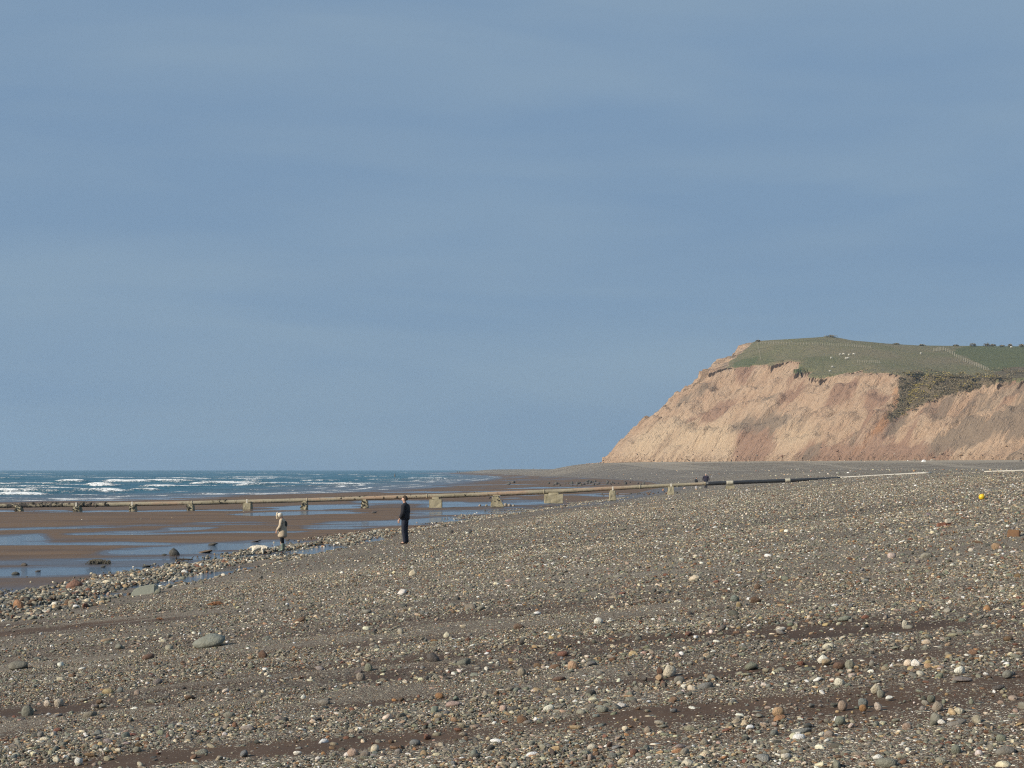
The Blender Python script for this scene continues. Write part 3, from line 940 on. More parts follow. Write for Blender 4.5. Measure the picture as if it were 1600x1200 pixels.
rs = np.random.default_rng(23)
LANDMARKS = []          # (px, row, short phrase)
CLEAR = []
PLACED = []             # x, y, radius of everything that stands on the shingle, to keep the scatter off it
ORD = ['nearest', 'second nearest', 'third nearest', 'fourth nearest', 'fifth nearest', 'sixth nearest', 'seventh nearest', 'eighth nearest', 'ninth nearest', 'tenth nearest', 'eleventh nearest', 'twelfth nearest']
def words_dir(px, row, lp, lr):
    dx, dy = px - lp, (row - lr) * 1.6
    if abs(dx) > abs(dy): return 'right of' if dx > 0 else 'left of'
    return 'in front of' if dy > 0 else 'behind'
def label_by_place(items, marks, where):
    """items: (object, px, row, adjective, noun, category, group); marks: (px, row, phrase)"""
    b = {}
    for it in items:
        o, px, row, adj, noun, cat, grp = it
        lp, lr, ph = min(marks, key=lambda k: (k[0] - px) ** 2 + 2.5 * (k[1] - row) ** 2)
        b.setdefault((adj, noun, words_dir(px, row, lp, lr), ph, cat, grp), []).append(((px - lp) ** 2 + (row - lr) ** 2, o))
    for (adj, noun, dr, ph, cat, grp), lst in b.items():
        lst.sort(key=lambda t: t[0])
        for k, (_, o) in enumerate(lst):
            tag(o, f'{adj} {noun}{where}, {ORD[min(k, 11)]} {dr} the {ph}' if len(lst) > 1 else f'{adj} {noun}{where} {dr} the {ph}', cat, grp)
def place_stone(px, row, wpx, hpx, colour, label, shape=None, name='stone', cat='stone', group=None, rz=None, sink=0.25, mark=None):
    """px,row: foot of the stone in the photograph; wpx,hpx its size there"""
    x, y, z = hit(px, row)
    i = int(rs.integers(0, len(SHAPES))) if shape is None else shape
    o = bpy.data.objects.new(name, SHAPES[i]); COL.objects.link(o)
    rx = wpx / 2 / F * y
    hz = min(hpx, 0.82 * wpx) / F * y
    s = rx
    sz = hz / (SHAPE_H[i] * (2 - sink * 2)) if hz else s
    o.scale = (s, s * rs.uniform(0.85, 1.15), sz)
    o.rotation_euler = (rs.normal(0, 0.08), rs.normal(0, 0.08) - 0.1, rs.uniform(-0.45, 0.45) if rz is None else rz)
    o.location = (x, y + s * 0.5, z + sz * SHAPE_H[i] * (1 - 2 * sink) + 0.0)
    set_tint(o, colour, rs)
    tag(o, label, cat, group)
    PLACED.append((x, y + s * 0.5, max(rx, 0.03)))
    if mark: LANDMARKS.append((px, row, mark))
    return o

# ------------------------------------------------------------------ prominent stones of the photograph
G_ST = 'single stones on the shingle'
BIG = [
 (326, 1012, 60, 21, 'grey', 'long smooth grey boulder, largest stone on the left shingle', 2, 'boulder', 'long grey boulder'),
 (26, 1047, 38, 14, 'greenish grey', 'flat greenish grey stone half sunk at the left edge', 1, 'boulder', 'flat left edge stone'),
 (41, 1119, 20, 17, 'greenish grey', 'round greenish grey cobble near the lower left edge', 0, 'stone', 'round lower left cobble'),
 (140, 1121, 24, 9, 'greenish grey', 'flat greenish stone right of the round cobble at lower left', 4, 'stone', None),
 (645, 900, 13, 13, 'cream', 'pale angular block standing alone below the man in the dark jacket', 2, 'stone', 'pale angular block'),
 (410, 1028, 17, 12, 'brown', 'brown wedge shaped stone right of the long grey boulder', 5, 'stone', None),
 (708, 1106, 30, 10, 'pink', 'long pinkish brown flat stone in the lower middle', 1, 'stone', 'pinkish flat stone'),
 (716, 1022, 0, 0, '', '', 0, '', None),
 (815, 1056, 15, 15, 'warm grey', 'upright pale grey cobble beside the tan cobble', 0, 'stone', None),
 (895, 1047, 18, 14, 'tan', 'rounded tan cobble on bare dark sand in the middle', 3, 'stone', 'rounded tan cobble'),
 (1047, 1056, 24, 18, 'cream', 'large cream angular cobble with a red stone behind its left side', 2, 'stone', 'large cream cobble'),
 (1031, 1052, 12, 10, 'red brown', 'red brown stone touching the large cream cobble', 5, 'stone', None),
 (1062, 1067, 18, 10, 'grey', 'grey cobble just below the large cream cobble', 6, 'stone', None),
 (1104, 1077, 27, 10, 'blue grey', 'flat blue grey stone right of the cream cobble', 4, 'stone', None),
 (1082, 1080, 18, 10, 'cream', 'cream cobble touching the flat blue grey stone', 8, 'stone', None),
 (969, 1107, 22, 9, 'white', 'white quartz stone in the lower middle', 2, 'stone', 'white quartz stone'),
 (928, 1098, 22, 9, 'cream', 'cream stone left of the white quartz stone', 5, 'stone', None),
 (942, 1113, 18, 9, 'greenish grey', 'greenish stone below the cream and white pair', 9, 'stone', None),
 (898, 1139, 30, 6, 'tan', 'thin tan slab lying flat below the greenish stone', 10, 'stone', None),
 (1012, 1145, 13, 9, 'warm grey', 'small pale grey stone alone on dark sand', 0, 'stone', None),
 (1060, 1178, 22, 8, 'orange brown', 'orange brown flat stone near the lower edge', 4, 'stone', 'orange flat stone'),
 (958, 1186, 15, 10, 'blue grey', 'blue grey cobble left of the orange flat stone', 3, 'stone', None),
 (925, 1172, 15, 9, 'cream', 'cream stone with orange stain near the lower edge', 6, 'stone', None),
 (1073, 1197, 24, 9, 'cream', 'long cream stone at the lower edge under the orange flat stone', 7, 'stone', None),
 (1287, 1035, 18, 12, 'white', 'white pointed stone in the upper right of the foreground', 2, 'stone', 'white pointed stone'),
 (1328, 1043, 16, 12, 'greenish grey', 'greenish dome shaped cobble right of the white pointed stone', 0, 'stone', None),
 (1432, 1042, 18, 12, 'white', 'bright white angular stone, whitest of the right foreground', 5, 'stone', 'bright white stone'),
 (1416, 980, 14, 14, 'cream', 'cream upright stone on the gravel band above the bright white stone', 8, 'stone', 'cream upright stone'),
 (1314, 1071, 21, 12, 'cream', 'blotched cream cobble below the white pointed stone', 8, 'stone', 'blotched cream cobble'),
 (1370, 1082, 18, 14, 'cream', 'speckled cream stone leaning on a green one', 2, 'stone', None),
 (1377, 1088, 13, 10, 'greenish grey', 'small green stone in front of the speckled cream stone', 3, 'stone', None),
 (1317, 1108, 16, 15, 'pink', 'upright pinkish grey cobble left of the two toned pair', 0, 'stone', 'upright pinkish cobble'),
 (1349, 1103, 16, 12, 'blue grey', 'grey cobble resting on an orange stone', 3, 'stone', None),
 (1349, 1110, 12, 9, 'orange brown', 'orange stone under the grey cobble', 6, 'stone', None),
 (1373, 1107, 14, 10, 'cream', 'yellowish cream stone right of the orange stone', 8, 'stone', None),
 (1390, 1093, 14, 6, 'white', 'thin white stone lying flat above the yellowish one', 1, 'stone', None),
 (1313, 1131, 18, 12, 'greenish grey', 'dark rimmed greenish cobble below the upright pinkish cobble', 0, 'stone', None),
 (1217, 1117, 20, 12, 'tan', 'tan stone stacked on a longer tan stone', 6, 'stone', 'stacked tan stones'),
 (1219, 1126, 28, 8, 'orange brown', 'long tan stone under another tan stone', 1, 'stone', None),
 (1249, 1157, 21, 10, 'white', 'white domed stone left of centre in the lower right', 3, 'stone', 'white domed stone'),
 (1296, 1152, 17, 10, 'warm grey', 'speckled grey stone right of the white domed stone', 9, 'stone', None),
 (1255, 1145, 36, 6, 'blue grey', 'long thin slate lying just above the white domed stone', 4, 'stone', None),
 (1576, 1058, 20, 10, 'greenish grey', 'greenish oval cobble near the right edge', 0, 'stone', 'greenish oval cobble'),
 (1505, 1066, 36, 8, 'grey', 'long grey stone in two pieces left of the greenish oval cobble', 1, 'stone', None),
 (1456, 1095, 14, 9, 'greenish grey', 'green cobble on bare sand in the right foreground', 3, 'stone', None),
 (1466, 1110, 18, 18, 'warm grey', 'rough upright lump of pale stone in the right foreground', 2, 'stone', 'rough upright lump'),
 (1466, 1130, 24, 16, 'grey', 'large grey stone with a white stone at its front', 8, 'stone', None),
 (1472, 1132, 15, 8, 'white', 'white stone in front of the large grey stone', 5, 'stone', None),
 (1498, 1134, 38, 7, 'greenish grey', 'long low greenish slab right of the white stone', 4, 'stone', None),
 (1498, 1114, 20, 8, 'cream', 'cream flat stone right of the rough upright lump', 7, 'stone', None),
 (1574, 1180, 33, 14, 'grey', 'grey oblong block near the lower right corner', 2, 'stone', 'grey oblong block'),
 (1530, 1181, 13, 9, 'white', 'small white stone left of the grey oblong block', 0, 'stone', None),
 (1495, 1178, 17, 14, 'greenish grey', 'greenish rounded stone left of the small white stone at lower right', 9, 'stone', None),
 (1565, 1158, 16, 10, 'grey', 'grey rounded stone above the grey oblong block', 3, 'stone', None),
 (1387, 1199, 34, 14, 'greenish grey', 'big greenish stone cut by the lower edge', 6, 'stone', 'big greenish edge stone'),
 (1473, 1194, 24, 12, 'warm grey', 'warm grey wedge between the big greenish stone and the corner', 11, 'stone', None),
 (1568, 1198, 26, 8, 'cream', 'flat cream stone at the lower right corner', 7, 'stone', None),
 (1380, 1177, 16, 6, 'tan', 'thin tan stone above the big greenish stone', 10, 'stone', None),
 (1418, 1140, 16, 10, 'pink', 'pinkish stone left of the large grey stone', 6, 'stone', None),
 (1086, 907, 20, 9, 'cream', 'cream broken stone alone on the middle shingle', 2, 'stone', 'cream broken stone'),
 (1148, 940, 15, 10, 'blue grey', 'dark blue grey cobble on the middle shingle', 0, 'stone', 'dark blue grey cobble'),
 (1181, 942, 22, 10, 'brown', 'dark brown rock right of the blue grey cobble', 5, 'stone', None),
 (1184, 920, 11, 10, 'brown', 'brown angular stone above the dark brown rock', 2, 'stone', None),
 (1156, 948, 12, 8, 'tan', 'tan stone below the dark blue grey cobble', 8, 'stone', None),
 (1394, 872, 14, 9, 'cream', 'pale pinkish stone on the right slope below the old brick', 3, 'stone', None),
 (1558, 858, 16, 10, 'tan', 'sandy yellow stone on the right slope below the brown block', 3, 'stone', 'sandy yellow stone'),
 (1563, 863, 10, 5, 'white', 'white stone just under the sandy yellow one', 1, 'stone', None),
 (1518, 862, 10, 6, 'cream', 'small cream stone left of the sandy yellow one', 0, 'stone', None),
 (1543, 887, 15, 6, 'warm grey', 'flat pale stone lower on the right slope', 1, 'stone', None),
 (698, 1086 - 90, 11, 10, 'cream', 'cream block on the middle gravel', 2, 'stone', 'cream block'),
 (935, 974, 15, 9, 'white', 'white rounded stone on the middle gravel', 0, 'stone', 'white rounded stone'),
 (810, 983, 22, 9, 'brown', 'rusty brown flake lying on the middle gravel', 5, 'stone', 'rusty brown flake'),
 (575, 1048, 14, 12, 'greenish grey', 'greenish cobble in the left middle foreground', 0, 'stone', 'greenish cobble'),
 (563, 1062, 14, 11, 'warm grey', 'buff cobble below the greenish cobble', 3, 'stone', None),
 (725, 1039, 26, 9, 'greenish grey', 'flat greenish stone with a yellow chip beside it', 4, 'stone', 'flat greenish stone'),
 (506, 1102, 20, 9, 'grey', 'grey flat stone on the dark strip in the left foreground', 6, 'stone', None),
 (474, 1092, 9, 10, 'white', 'small upright white stone in the left foreground', 2, 'stone', 'small upright white stone'),
 (550, 1182, 20, 12, 'pink', 'ribbed pinkish shell like stone near the lower edge', 0, 'stone', 'ribbed pinkish stone'),
 (662, 1183, 13, 12, 'tan', 'round buff pebble near the lower edge', 0, 'stone', 'round buff pebble'),
 (648, 1165, 18, 9, 'blue grey', 'blue grey stone above the round buff pebble', 3, 'stone', None),
 (622, 1180, 13, 10, 'grey', 'grey stone left of the round buff pebble', 9, 'stone', None),
 (122, 1193, 13, 9, 'white', 'white ringed pebble near the lower left corner', 3, 'stone', 'white ringed pebble'),
 (213, 1175, 14, 8, 'warm grey', 'warm grey stone in the lower left foreground', 0, 'stone', None),
 (338, 1160, 13, 8, 'grey', 'grey oval stone right of the warm grey stone', 3, 'stone', None),
 (246, 1069, 15, 10, 'grey', 'grey angular stone below the long grey boulder', 2, 'stone', None),
 (91, 1103, 15, 11, 'cream', 'cream cobble right of the round cobble', 3, 'stone', None),
 (73, 1103, 13, 9, 'cream', 'pale cobble touching the cream cobble', 5, 'stone', None),
 (187, 1082, 12, 9, 'blue grey', 'pale blue grey stone in the left foreground', 2, 'stone', None),
 (268, 1150, 12, 9, 'greenish grey', 'greenish stone in the left foreground gravel', 0, 'stone', None),
 (660, 960, 9, 6, 'blue grey', 'bluish stone on the middle gravel', 0, 'stone', None),
]
n_big = 0
for px, row, w, h, colour, label, sh, nm, mark in BIG:
    if not colour: continue
    place_stone(px, row, w, h, colour, label, sh, nm, nm, G_ST, mark=mark); n_big += 1

# stones and wreckage along the foot of the bank and on the sand
place_stone(115, 921, 28, 16, 'red brown', 'rusty brown slab leaning among the cobbles on the left', 2, 'boulder', 'boulder', rz=0.3)
place_stone(28, 951, 24, 14, 'orange brown', 'orange brown boulder at the left end of the cobble bank', 8, 'boulder', 'boulder')
place_stone(106, 945, 16, 9, 'brown', 'dark brown boulder standing in the narrow strip of water', 0, 'boulder', 'boulder')
place_stone(49, 948, 9, 6, 'red brown', 'small rusty boulder right of the orange brown one', 5, 'boulder', 'boulder')
place_stone(271, 889, 14, 8, 'tan', 'yellowish boulder on the crest of the cobble bank', 8, 'boulder', 'boulder')
place_stone(137, 926, 14, 10, 'greenish grey', 'grey green boulder in the middle of the cobble bank', 3, 'boulder', 'boulder')
place_stone(272, 868, 20, 12, 'dark grey', 'dark peaked rock standing in the pool left of the dog', 11, 'rock', 'rock', rz=0.2)
place_stone(332, 852, 18, 4.5, 'dark grey', 'dark low rock in the pool beyond the dog', 5, 'rock', 'rock')
place_stone(320, 864, 28, 4, 'brown', 'low brown hump of sand covered rock right of the peaked rock', 1, 'rock', 'rock')
place_stone(37, 884, 12, 4.5, 'dark grey', 'small dark rock in the wide pool on the left', 5, 'rock', 'rock')
place_stone(24, 898, 15, 5, 'dark grey', 'dark pointed rock nearest in the wide pool', 11, 'rock', 'rock')
place_stone(58, 894, 12, 3, 'dark grey', 'flat dark rock right of the pointed rock in the pool', 1, 'rock', 'rock')
place_stone(256, 868, 9, 3, 'dark grey', 'little dark rock at the left foot of the peaked rock', 5, 'rock', 'rock')
place_stone(228, 886, 17, 3, 'dark grey', 'flat dark rock in the water near the cobble bank', 1, 'rock', 'rock')
place_stone(161, 886, 10, 2.5, 'dark grey', 'tiny flat rock right of the weedy log like rock', 4, 'rock', 'rock')
place_stone(398, 847, 24, 2.5, 'dark grey', 'long flat dark rock on the sand behind the dog', 1, 'rock', 'rock')
place_stone(584, 802, 12, 3, 'dark grey', 'flat dark rock on the sand between the woman and the man', 1, 'rock', 'rock')
place_stone(705, 833, 7, 5, 'dark grey', 'dark stone at the water edge right of the man, left of a pair', 0, 'rock', 'rock')
place_stone(733, 833, 11, 6, 'dark grey', 'larger dark stone at the water edge right of the man', 2, 'rock', 'rock')
place_stone(730, 834, 6, 3, 'white', 'white stone in front of the larger dark stone at the water edge', 0, 'stone', 'stone')
place_stone(1006, 757, 6, 8, 'dark grey', 'dark upright rock beyond the pipe', 2, 'rock', 'rock')
place_stone(795, 757, 8, 4, 'dark grey', 'dark rock at the sea edge, left of two', 2, 'rock', 'rock')
place_stone(802, 755, 7, 4, 'dark grey', 'dark rock at the sea edge, right of two', 0, 'rock', 'rock')
place_stone(1595, 721, 4, 4, 'dark grey', 'dark boulder at the cliff foot by the right edge', 0, 'boulder', 'boulder')

# ------------------------------------------------------------------ slab, weedy rock, branch, bricks, float, debris
M_SLAB = plain('grey green slab', (0.34, 0.35, 0.29), (0.26, 0.27, 0.22), 0.8, 1.5, 0.4, 0.03)
def slab():
    x, y, z = hit(222, 930)
    bm = bmesh.new()
    w = 40 / F * y; h = 19 / F * y
    prof = [(-w * 0.52, -0.05), (w * 0.46, -0.05), (w * 0.48, h * 0.98), (w * 0.1, h * 0.86), (-w * 0.2, h * 0.72), (-w * 0.42, h * 0.40)]
    f = [bm.verts.new((a, -0.02, b)) for a, b in prof]; g = [bm.verts.new((a * 0.96 + 0.05, 0.42, b * 0.94)) for a, b in prof]
    bm.faces.new(f); bm.faces.new(g[::-1])
    for k in range(len(prof)): bm.faces.new((f[k], g[k], g[(k + 1) % 6], f[(k + 1) % 6]))
    bmesh.ops.bevel(bm, geom=bm.edges[:], offset=0.03, segments=2, affect='EDGES')
    o = bm_to('stone_slab', bm, M_SLAB)
    CLEAR.append((x, y - 0.3, 0.75))
    o.location = (x, y + 0.1, z - 0.02); o.rotation_euler = (-0.1, 0, 0.12)
    tag(o, 'large grey green slab tilted up at the inner edge of the cobble bank', 'slab')
slab()
place_stone(246, 928, 11, 8, 'greenish grey', 'grey green boulder touching the right end of the large slab', 2, 'boulder', 'boulder')

def weedy_rock():
    x, y, z = hit(154, 881)
    root = empty('weedy_rock', (x, y, z))
    tag(root, 'long low rock draped in dark weed at the pool edge', 'rock')
    a = bpy.data.objects.new('rock_body', SHAPES[5]); COL.objects.link(a); a.parent = root
    a.scale = (0.40, 0.22, 0.15); a.location = (0, 0, 0.08); a['tint'] = [0.12, 0.105, 0.075]
    bm = bmesh.new()
    r = random.Random(4)
    for k in range(150):
        px = r.uniform(-0.32, 0.42); py = r.uniform(-0.25, 0.2)
        h = 0.15 * math.sqrt(max(0.02, 1 - (px / 0.6) ** 2)) * r.uniform(0.6, 1.1)
        L = r.uniform(0.08, 0.22); an = r.uniform(-0.9, 0.9) - 1.57
        dx, dy = math.cos(an) * L, math.sin(an) * L
        wd = 0.012
        v = [bm.verts.new((px - wd, py, h)), bm.verts.new((px + wd, py, h + 0.01)), bm.verts.new((px + dx + wd, py + dy, max(0.0, h - 0.13))), bm.verts.new((px + dx - wd, py + dy, max(0.0, h - 0.14)))]
        bm.faces.new(v)
    o = bm_to('weed', bm, M_WEED, root); o['kind'] = 'stuff'
weedy_rock()

M_WOOD = plain('wet driftwood', (0.045, 0.036, 0.028), (0.08, 0.062, 0.045), 0.7, 8)
def branch():
    x, y, z = hit(284, 876)
    bm = bmesh.new()
    tube(bm, [(-0.25, 0, 0.02), (-0.05, 0.02, 0.05), (0.2, 0, 0.05), (0.42, -0.02, 0.04)], [0.03, 0.035, 0.03, 0.015], 7)
    tube(bm, [(-0.18, 0, 0.03), (-0.22, 0, 0.15), (-0.2, 0.02, 0.26)], [0.025, 0.02, 0.01], 6)
    tube(bm, [(0.05, 0, 0.05), (0.08, 0, 0.12)], [0.02, 0.01], 6)
    tube(bm, [(0.36, 0, 0.04), (0.4, 0, 0.12), (0.46, 0.02, 0.17)], [0.02, 0.015, 0.008], 6)
    o = bm_to('driftwood_branch', bm, M_WOOD, smooth=True); o.location = (x, y, z)
    tag(o, 'dark branch with upturned twigs stranded in the pool near the cobbles', 'branch')
branch()

def brick_block(px, row, dims, mats, label, rz, name, tilt=0.0):
    x, y, z = hit(px, row)
    root = empty(name, (x, y, z), rz)
    root.rotation_euler = (0, tilt, rz)
    root.scale = (22 / F * y / 0.48,) * 3
    tag(root, label, 'brick')
    PLACED.append((x, y, 0.25))
    return root, x, y, z
M_BRICK = plain('red brick', (0.27, 0.125, 0.080), (0.20, 0.10, 0.07), 0.9, 9, 0.5, 0.02)
M_MORTAR = plain('pale mortar', (0.52, 0.47, 0.38), (0.40, 0.36, 0.29), 0.9, 9, 0.5, 0.02)
M_RUSTB = plain('brown brick', (0.20, 0.115, 0.060), (0.15, 0.085, 0.05), 0.85, 6, 0.4, 0.02)
r0, *_ = brick_block(1476, 822, None, None, 'broken red masonry lump with pale mortar on its right end', 0.15, 'masonry_lump', -0.12)
for nm, (a, b, c, d, e, f), mt in (('brick', (-0.26, 0.02, -0.11, 0.11, 0.0, 0.13), M_BRICK), ('brick', (0.035, 0.22, -0.10, 0.10, 0.0, 0.10), M_BRICK), ('mortar', (0.04, 0.235, -0.105, 0.095, 0.105, 0.24), M_MORTAR)):
    bm = bmesh.new(); box(bm, a, b, c, d, e, f, 0.12, 0.018)
    bmesh.ops.bevel(bm, geom=bm.edges[:], offset=0.018, segments=2, affect='EDGES')
    bm_to(nm, bm, mt, r0)
x, y, z = hit(1584, 839)
bm = bmesh.new(); box(bm, -0.22, 0.20, -0.14, 0.18, -0.03, 0.25, 0.06, 0.012)
bmesh.ops.bevel(bm, geom=bm.edges[:], offset=0.022, segments=2, affect='EDGES')
o = bm_to('brown_block', bm, M_RUSTB); o.scale = (19 / F * y / 0.42,) * 3; o.location = (x, y, z); o.rotation_euler = (0, 0.05, -0.35)
tag(o, 'squared brown block lying on the shingle near the right edge', 'block')
PLACED.append((x, y, 0.25))

M_YEL = plain('yellow plastic', (0.72, 0.50, 0.02), (0.66, 0.44, 0.02), 0.45, 3, 0.0, spec=0.5)
def float_ball():
    x, y, z = hit(1534, 781)
    R = 4.7 / F * y
    root = empty('net_float', (x, y, z))
    tag(root, 'round bright yellow float lying alone high on the right shingle', 'float')
    bm = bmesh.new(); bmesh.ops.create_uvsphere(bm, u_segments=24, v_segments=16, radius=R)
    bmesh.ops.translate(bm, verts=bm.verts, vec=(0, 0, R * 0.95)); bm_to('ball', bm, M_YEL, root, True)
    bm = bmesh.new(); tube(bm, [(math.cos(a) * R * 1.01, math.sin(a) * R * 1.01, R * 0.95) for a in np.linspace(0, 6.2832, 25)], R * 0.04, 6, False); bm_to('seam', bm, M_YEL, root, True)
    bm = bmesh.new(); tube(bm, [(R * 0.25 * math.cos(a) + R * 0.5, 0, R * 1.75 + R * 0.2 * math.sin(a)) for a in np.linspace(0, 3.1416, 9)], R * 0.07, 6); bm_to('lug', bm, M_YEL, root, True)
    PLACED.append((x, y, R))
float_ball()

M_DRYWEED = plain('dried orange weed', (0.26, 0.13, 0.065), (0.18, 0.09, 0.05), 0.9, 10)
def weed_tuft(px, row, w, label, seed):
    x, y, z = hit(px, row)
    r = random.Random(seed); s = w / 2 / F * y
    bm = bmesh.new()
    for k in range(70):
        a = r.uniform(0, 6.28); L = s * r.uniform(0.3, 1.0); h = s * r.uniform(0.1, 0.4)
        b = r.uniform(-0.6, 0.6)
        tube(bm, [(0.1 * s * math.cos(a), 0.1 * s * math.sin(a), 0), (L * 0.5 * math.cos(a), L * 0.4 * math.sin(a), h), (L * math.cos(a + b), 0.7 * L * math.sin(a + b), h * 0.4)], [0.010, 0.009, 0.004], 4, False)
    o = bm_to('seaweed_tuft', bm, M_DRYWEED); o.location = (x, y, z)
    tag(o, label, 'seaweed')
weed_tuft(338, 946, 30, 'orange brown tuft of dried seaweed on dark sand above the long grey boulder', 1)
weed_tuft(250, 968, 14, 'small tuft of orange dried seaweed left of the bigger tuft', 2)

# ------------------------------------------------------------------ the outfall pipe and its piers
PD = 148.0
def pz(row): return H - (row - HOR) / F * PD
def pxx(px): return (px - 800) / F * PD
PIPE = [(-40, 791, 3.2), (0, 790.5, 3.2), (60, 789.6, 3.2), (165, 788.5, 3.2), (300, 786, 3.2), (480, 781.5, 3.2), (620, 777, 3.2), (720, 774, 3.3), (780, 771.5, 3.5), (880, 767.3, 3.5), (1000, 760.8, 2.9), (1060, 757.8, 2.6), (1103, 755.8, 2.5)]
pipe = empty('outfall_pipe', (pxx(800), PD, 0))
tag(pipe, 'long pipe on piers running down the beach into the sea, crusted then black then white', 'pipe')
def pipe_part(name, pts, mat, n=16, wob=0.0, sub=6, k=1.0, dr=0.0):
    P = []; R = []
    for (a, b) in zip(pts[:-1], pts[1:]):
        for t in np.linspace(0, 1, sub, endpoint=False):
            q = [a[i] + (b[i] - a[i]) * t for i in range(3)]
            P.append((pxx(q[0]), 0, pz(q[1]))); R.append(q[2] * k / F * PD)
    q = pts[-1]; P.append((pxx(q[0]), 0, pz(q[1]))); R.append(q[2] * k / F * PD)
    bm = bmesh.new(); tube(bm, P, R, n, True, wob)
    o = bm_to(name, bm, mat, pipe, True)
    return o
o = pipe_part('crusted_section', PIPE, M_PIPE, 18, 0.07, 24); o['label'] = 'olive and rusty crusted length of the pipe'
co = np.array([v.co[:] for v in o.data.vertices]); vattr(o.data, 'weed', np.interp(co[:, 0], [pxx(0), pxx(150), pxx(175), pxx(700)], [0.55, 0.52, 0.12, 0.0]))
o = pipe_part('black_section', [(1103, 755.8, 3.1), (1140, 754.2, 3.0), (1231, 750.8, 2.7), (1313, 747.4, 2.3)], M_BLACK); o['label'] = 'black sleeved length of the pipe'
o = pipe_part('white_section', [(1313, 746.8, 2.0), (1330, 745.9, 1.9), (1380, 743.0, 1.8), (1455, 738.6, 1.6)], M_WHITEPIPE); o['label'] = 'whitened end of the pipe sinking into the shingle'
for a, b, rr in ((1135, 1146, 3.3), (1227, 1235, 3.1), (1313, 1322, 2.3)):
    pipe_part('collar', [(a, np.interp(a, [1103, 1313], [755.8, 747.4]), rr), (b, np.interp(b, [1103, 1313], [755.8, 747.4]), rr)], M_COLLAR)
for a, rr in ((1102, 3.1), (300, 3.6), (480, 3.6), (667, 3.7), (850, 3.9), (120, 3.6), (1000, 3.3)):
    rw = np.interp(a, [p[0] for p in PIPE], [p[1] for p in PIPE]); pipe_part('joint_ring', [(a - 1.2, rw, rr), (a + 1.2, rw - 0.05, rr)], M_PIPE, sub=2)
# clumps of mussel and weed on the seaward end
bm = bmesh.new(); r = random.Random(3)
for k in range(95):
    a = r.choice([r.uniform(-10, 170), r.uniform(-10, 170), r.uniform(340, 356), r.uniform(520, 760)]); big = a < 175
    rw = np.interp(a, [p[0] for p in PIPE], [p[1] for p in PIPE])
    rad = r.uniform(0.08, 0.19) if big else r.uniform(0.05, 0.11)
    an = r.uniform(-0.6, 2.4)
    m4 = Matrix.Translation((pxx(a), -0.18 * math.cos(an), pz(rw) + 0.18 * math.sin(an))) @ Matrix.Rotation(r.uniform(0, 3), 4, 'Y') @ Matrix.Diagonal((r.uniform(0.6, 1.6), 0.7, r.uniform(0.5, 1.0), 1))
    g = bmesh.ops.create_icosphere(bm, subdivisions=1, radius=rad, matrix=m4)
o = bm_to('weed_crust', bm, M_WEED, pipe); o['kind'] = 'stuff'

G_PIER = 'concrete piers under the outfall pipe'
PIERS = [ # px, base row, top row, half width px, kind, label
 (30, 800, 790, 5, 'w', 'small weedy pier nearest the left edge under the pipe'),
 (121, 799, 791, 5.5, 'w', 'weedy pier, second from the left under the pipe'),
 (208, 798.5, 789.5, 5, 'w', 'weedy pier, third from the left under the pipe'),
 (298, 797, 788, 5, 'w', 'weedy pier, fourth from the left under the pipe'),
 (387, 796, 786, 6.5, 'c', 'squat pale pier with a white peg standing on it, fifth from the left'),
 (476, 795, 785, 5, 'w', 'narrow dark green pier behind the woman, left of the man'),
 (570, 793.5, 782.5, 5, 'w', 'weedy pier just left of the man in the dark jacket'),
 (681, 791.5, 780, 10, 'c', 'broad stained block pier just right of the man in the dark jacket'),
 (776, 790, 774.5, 11, 'b', 'crumbled sloping pier with rubble at its foot, left of the widest pier'),
 (865, 784, 772, 15, 'c', 'widest concrete pier carrying the pipe'),
 (957, 779.5, 766, 5, 'p', 'pale upright pier with a peg, right of the widest pier'),
 (1048, 770.5, 760, 5, 'p', 'tapered pale pier with a peg, left of the distant walkers'),
 (1141, 762.5, 758.5, 7, 'l', 'low pale pad under the first collar of the black pipe'),
]
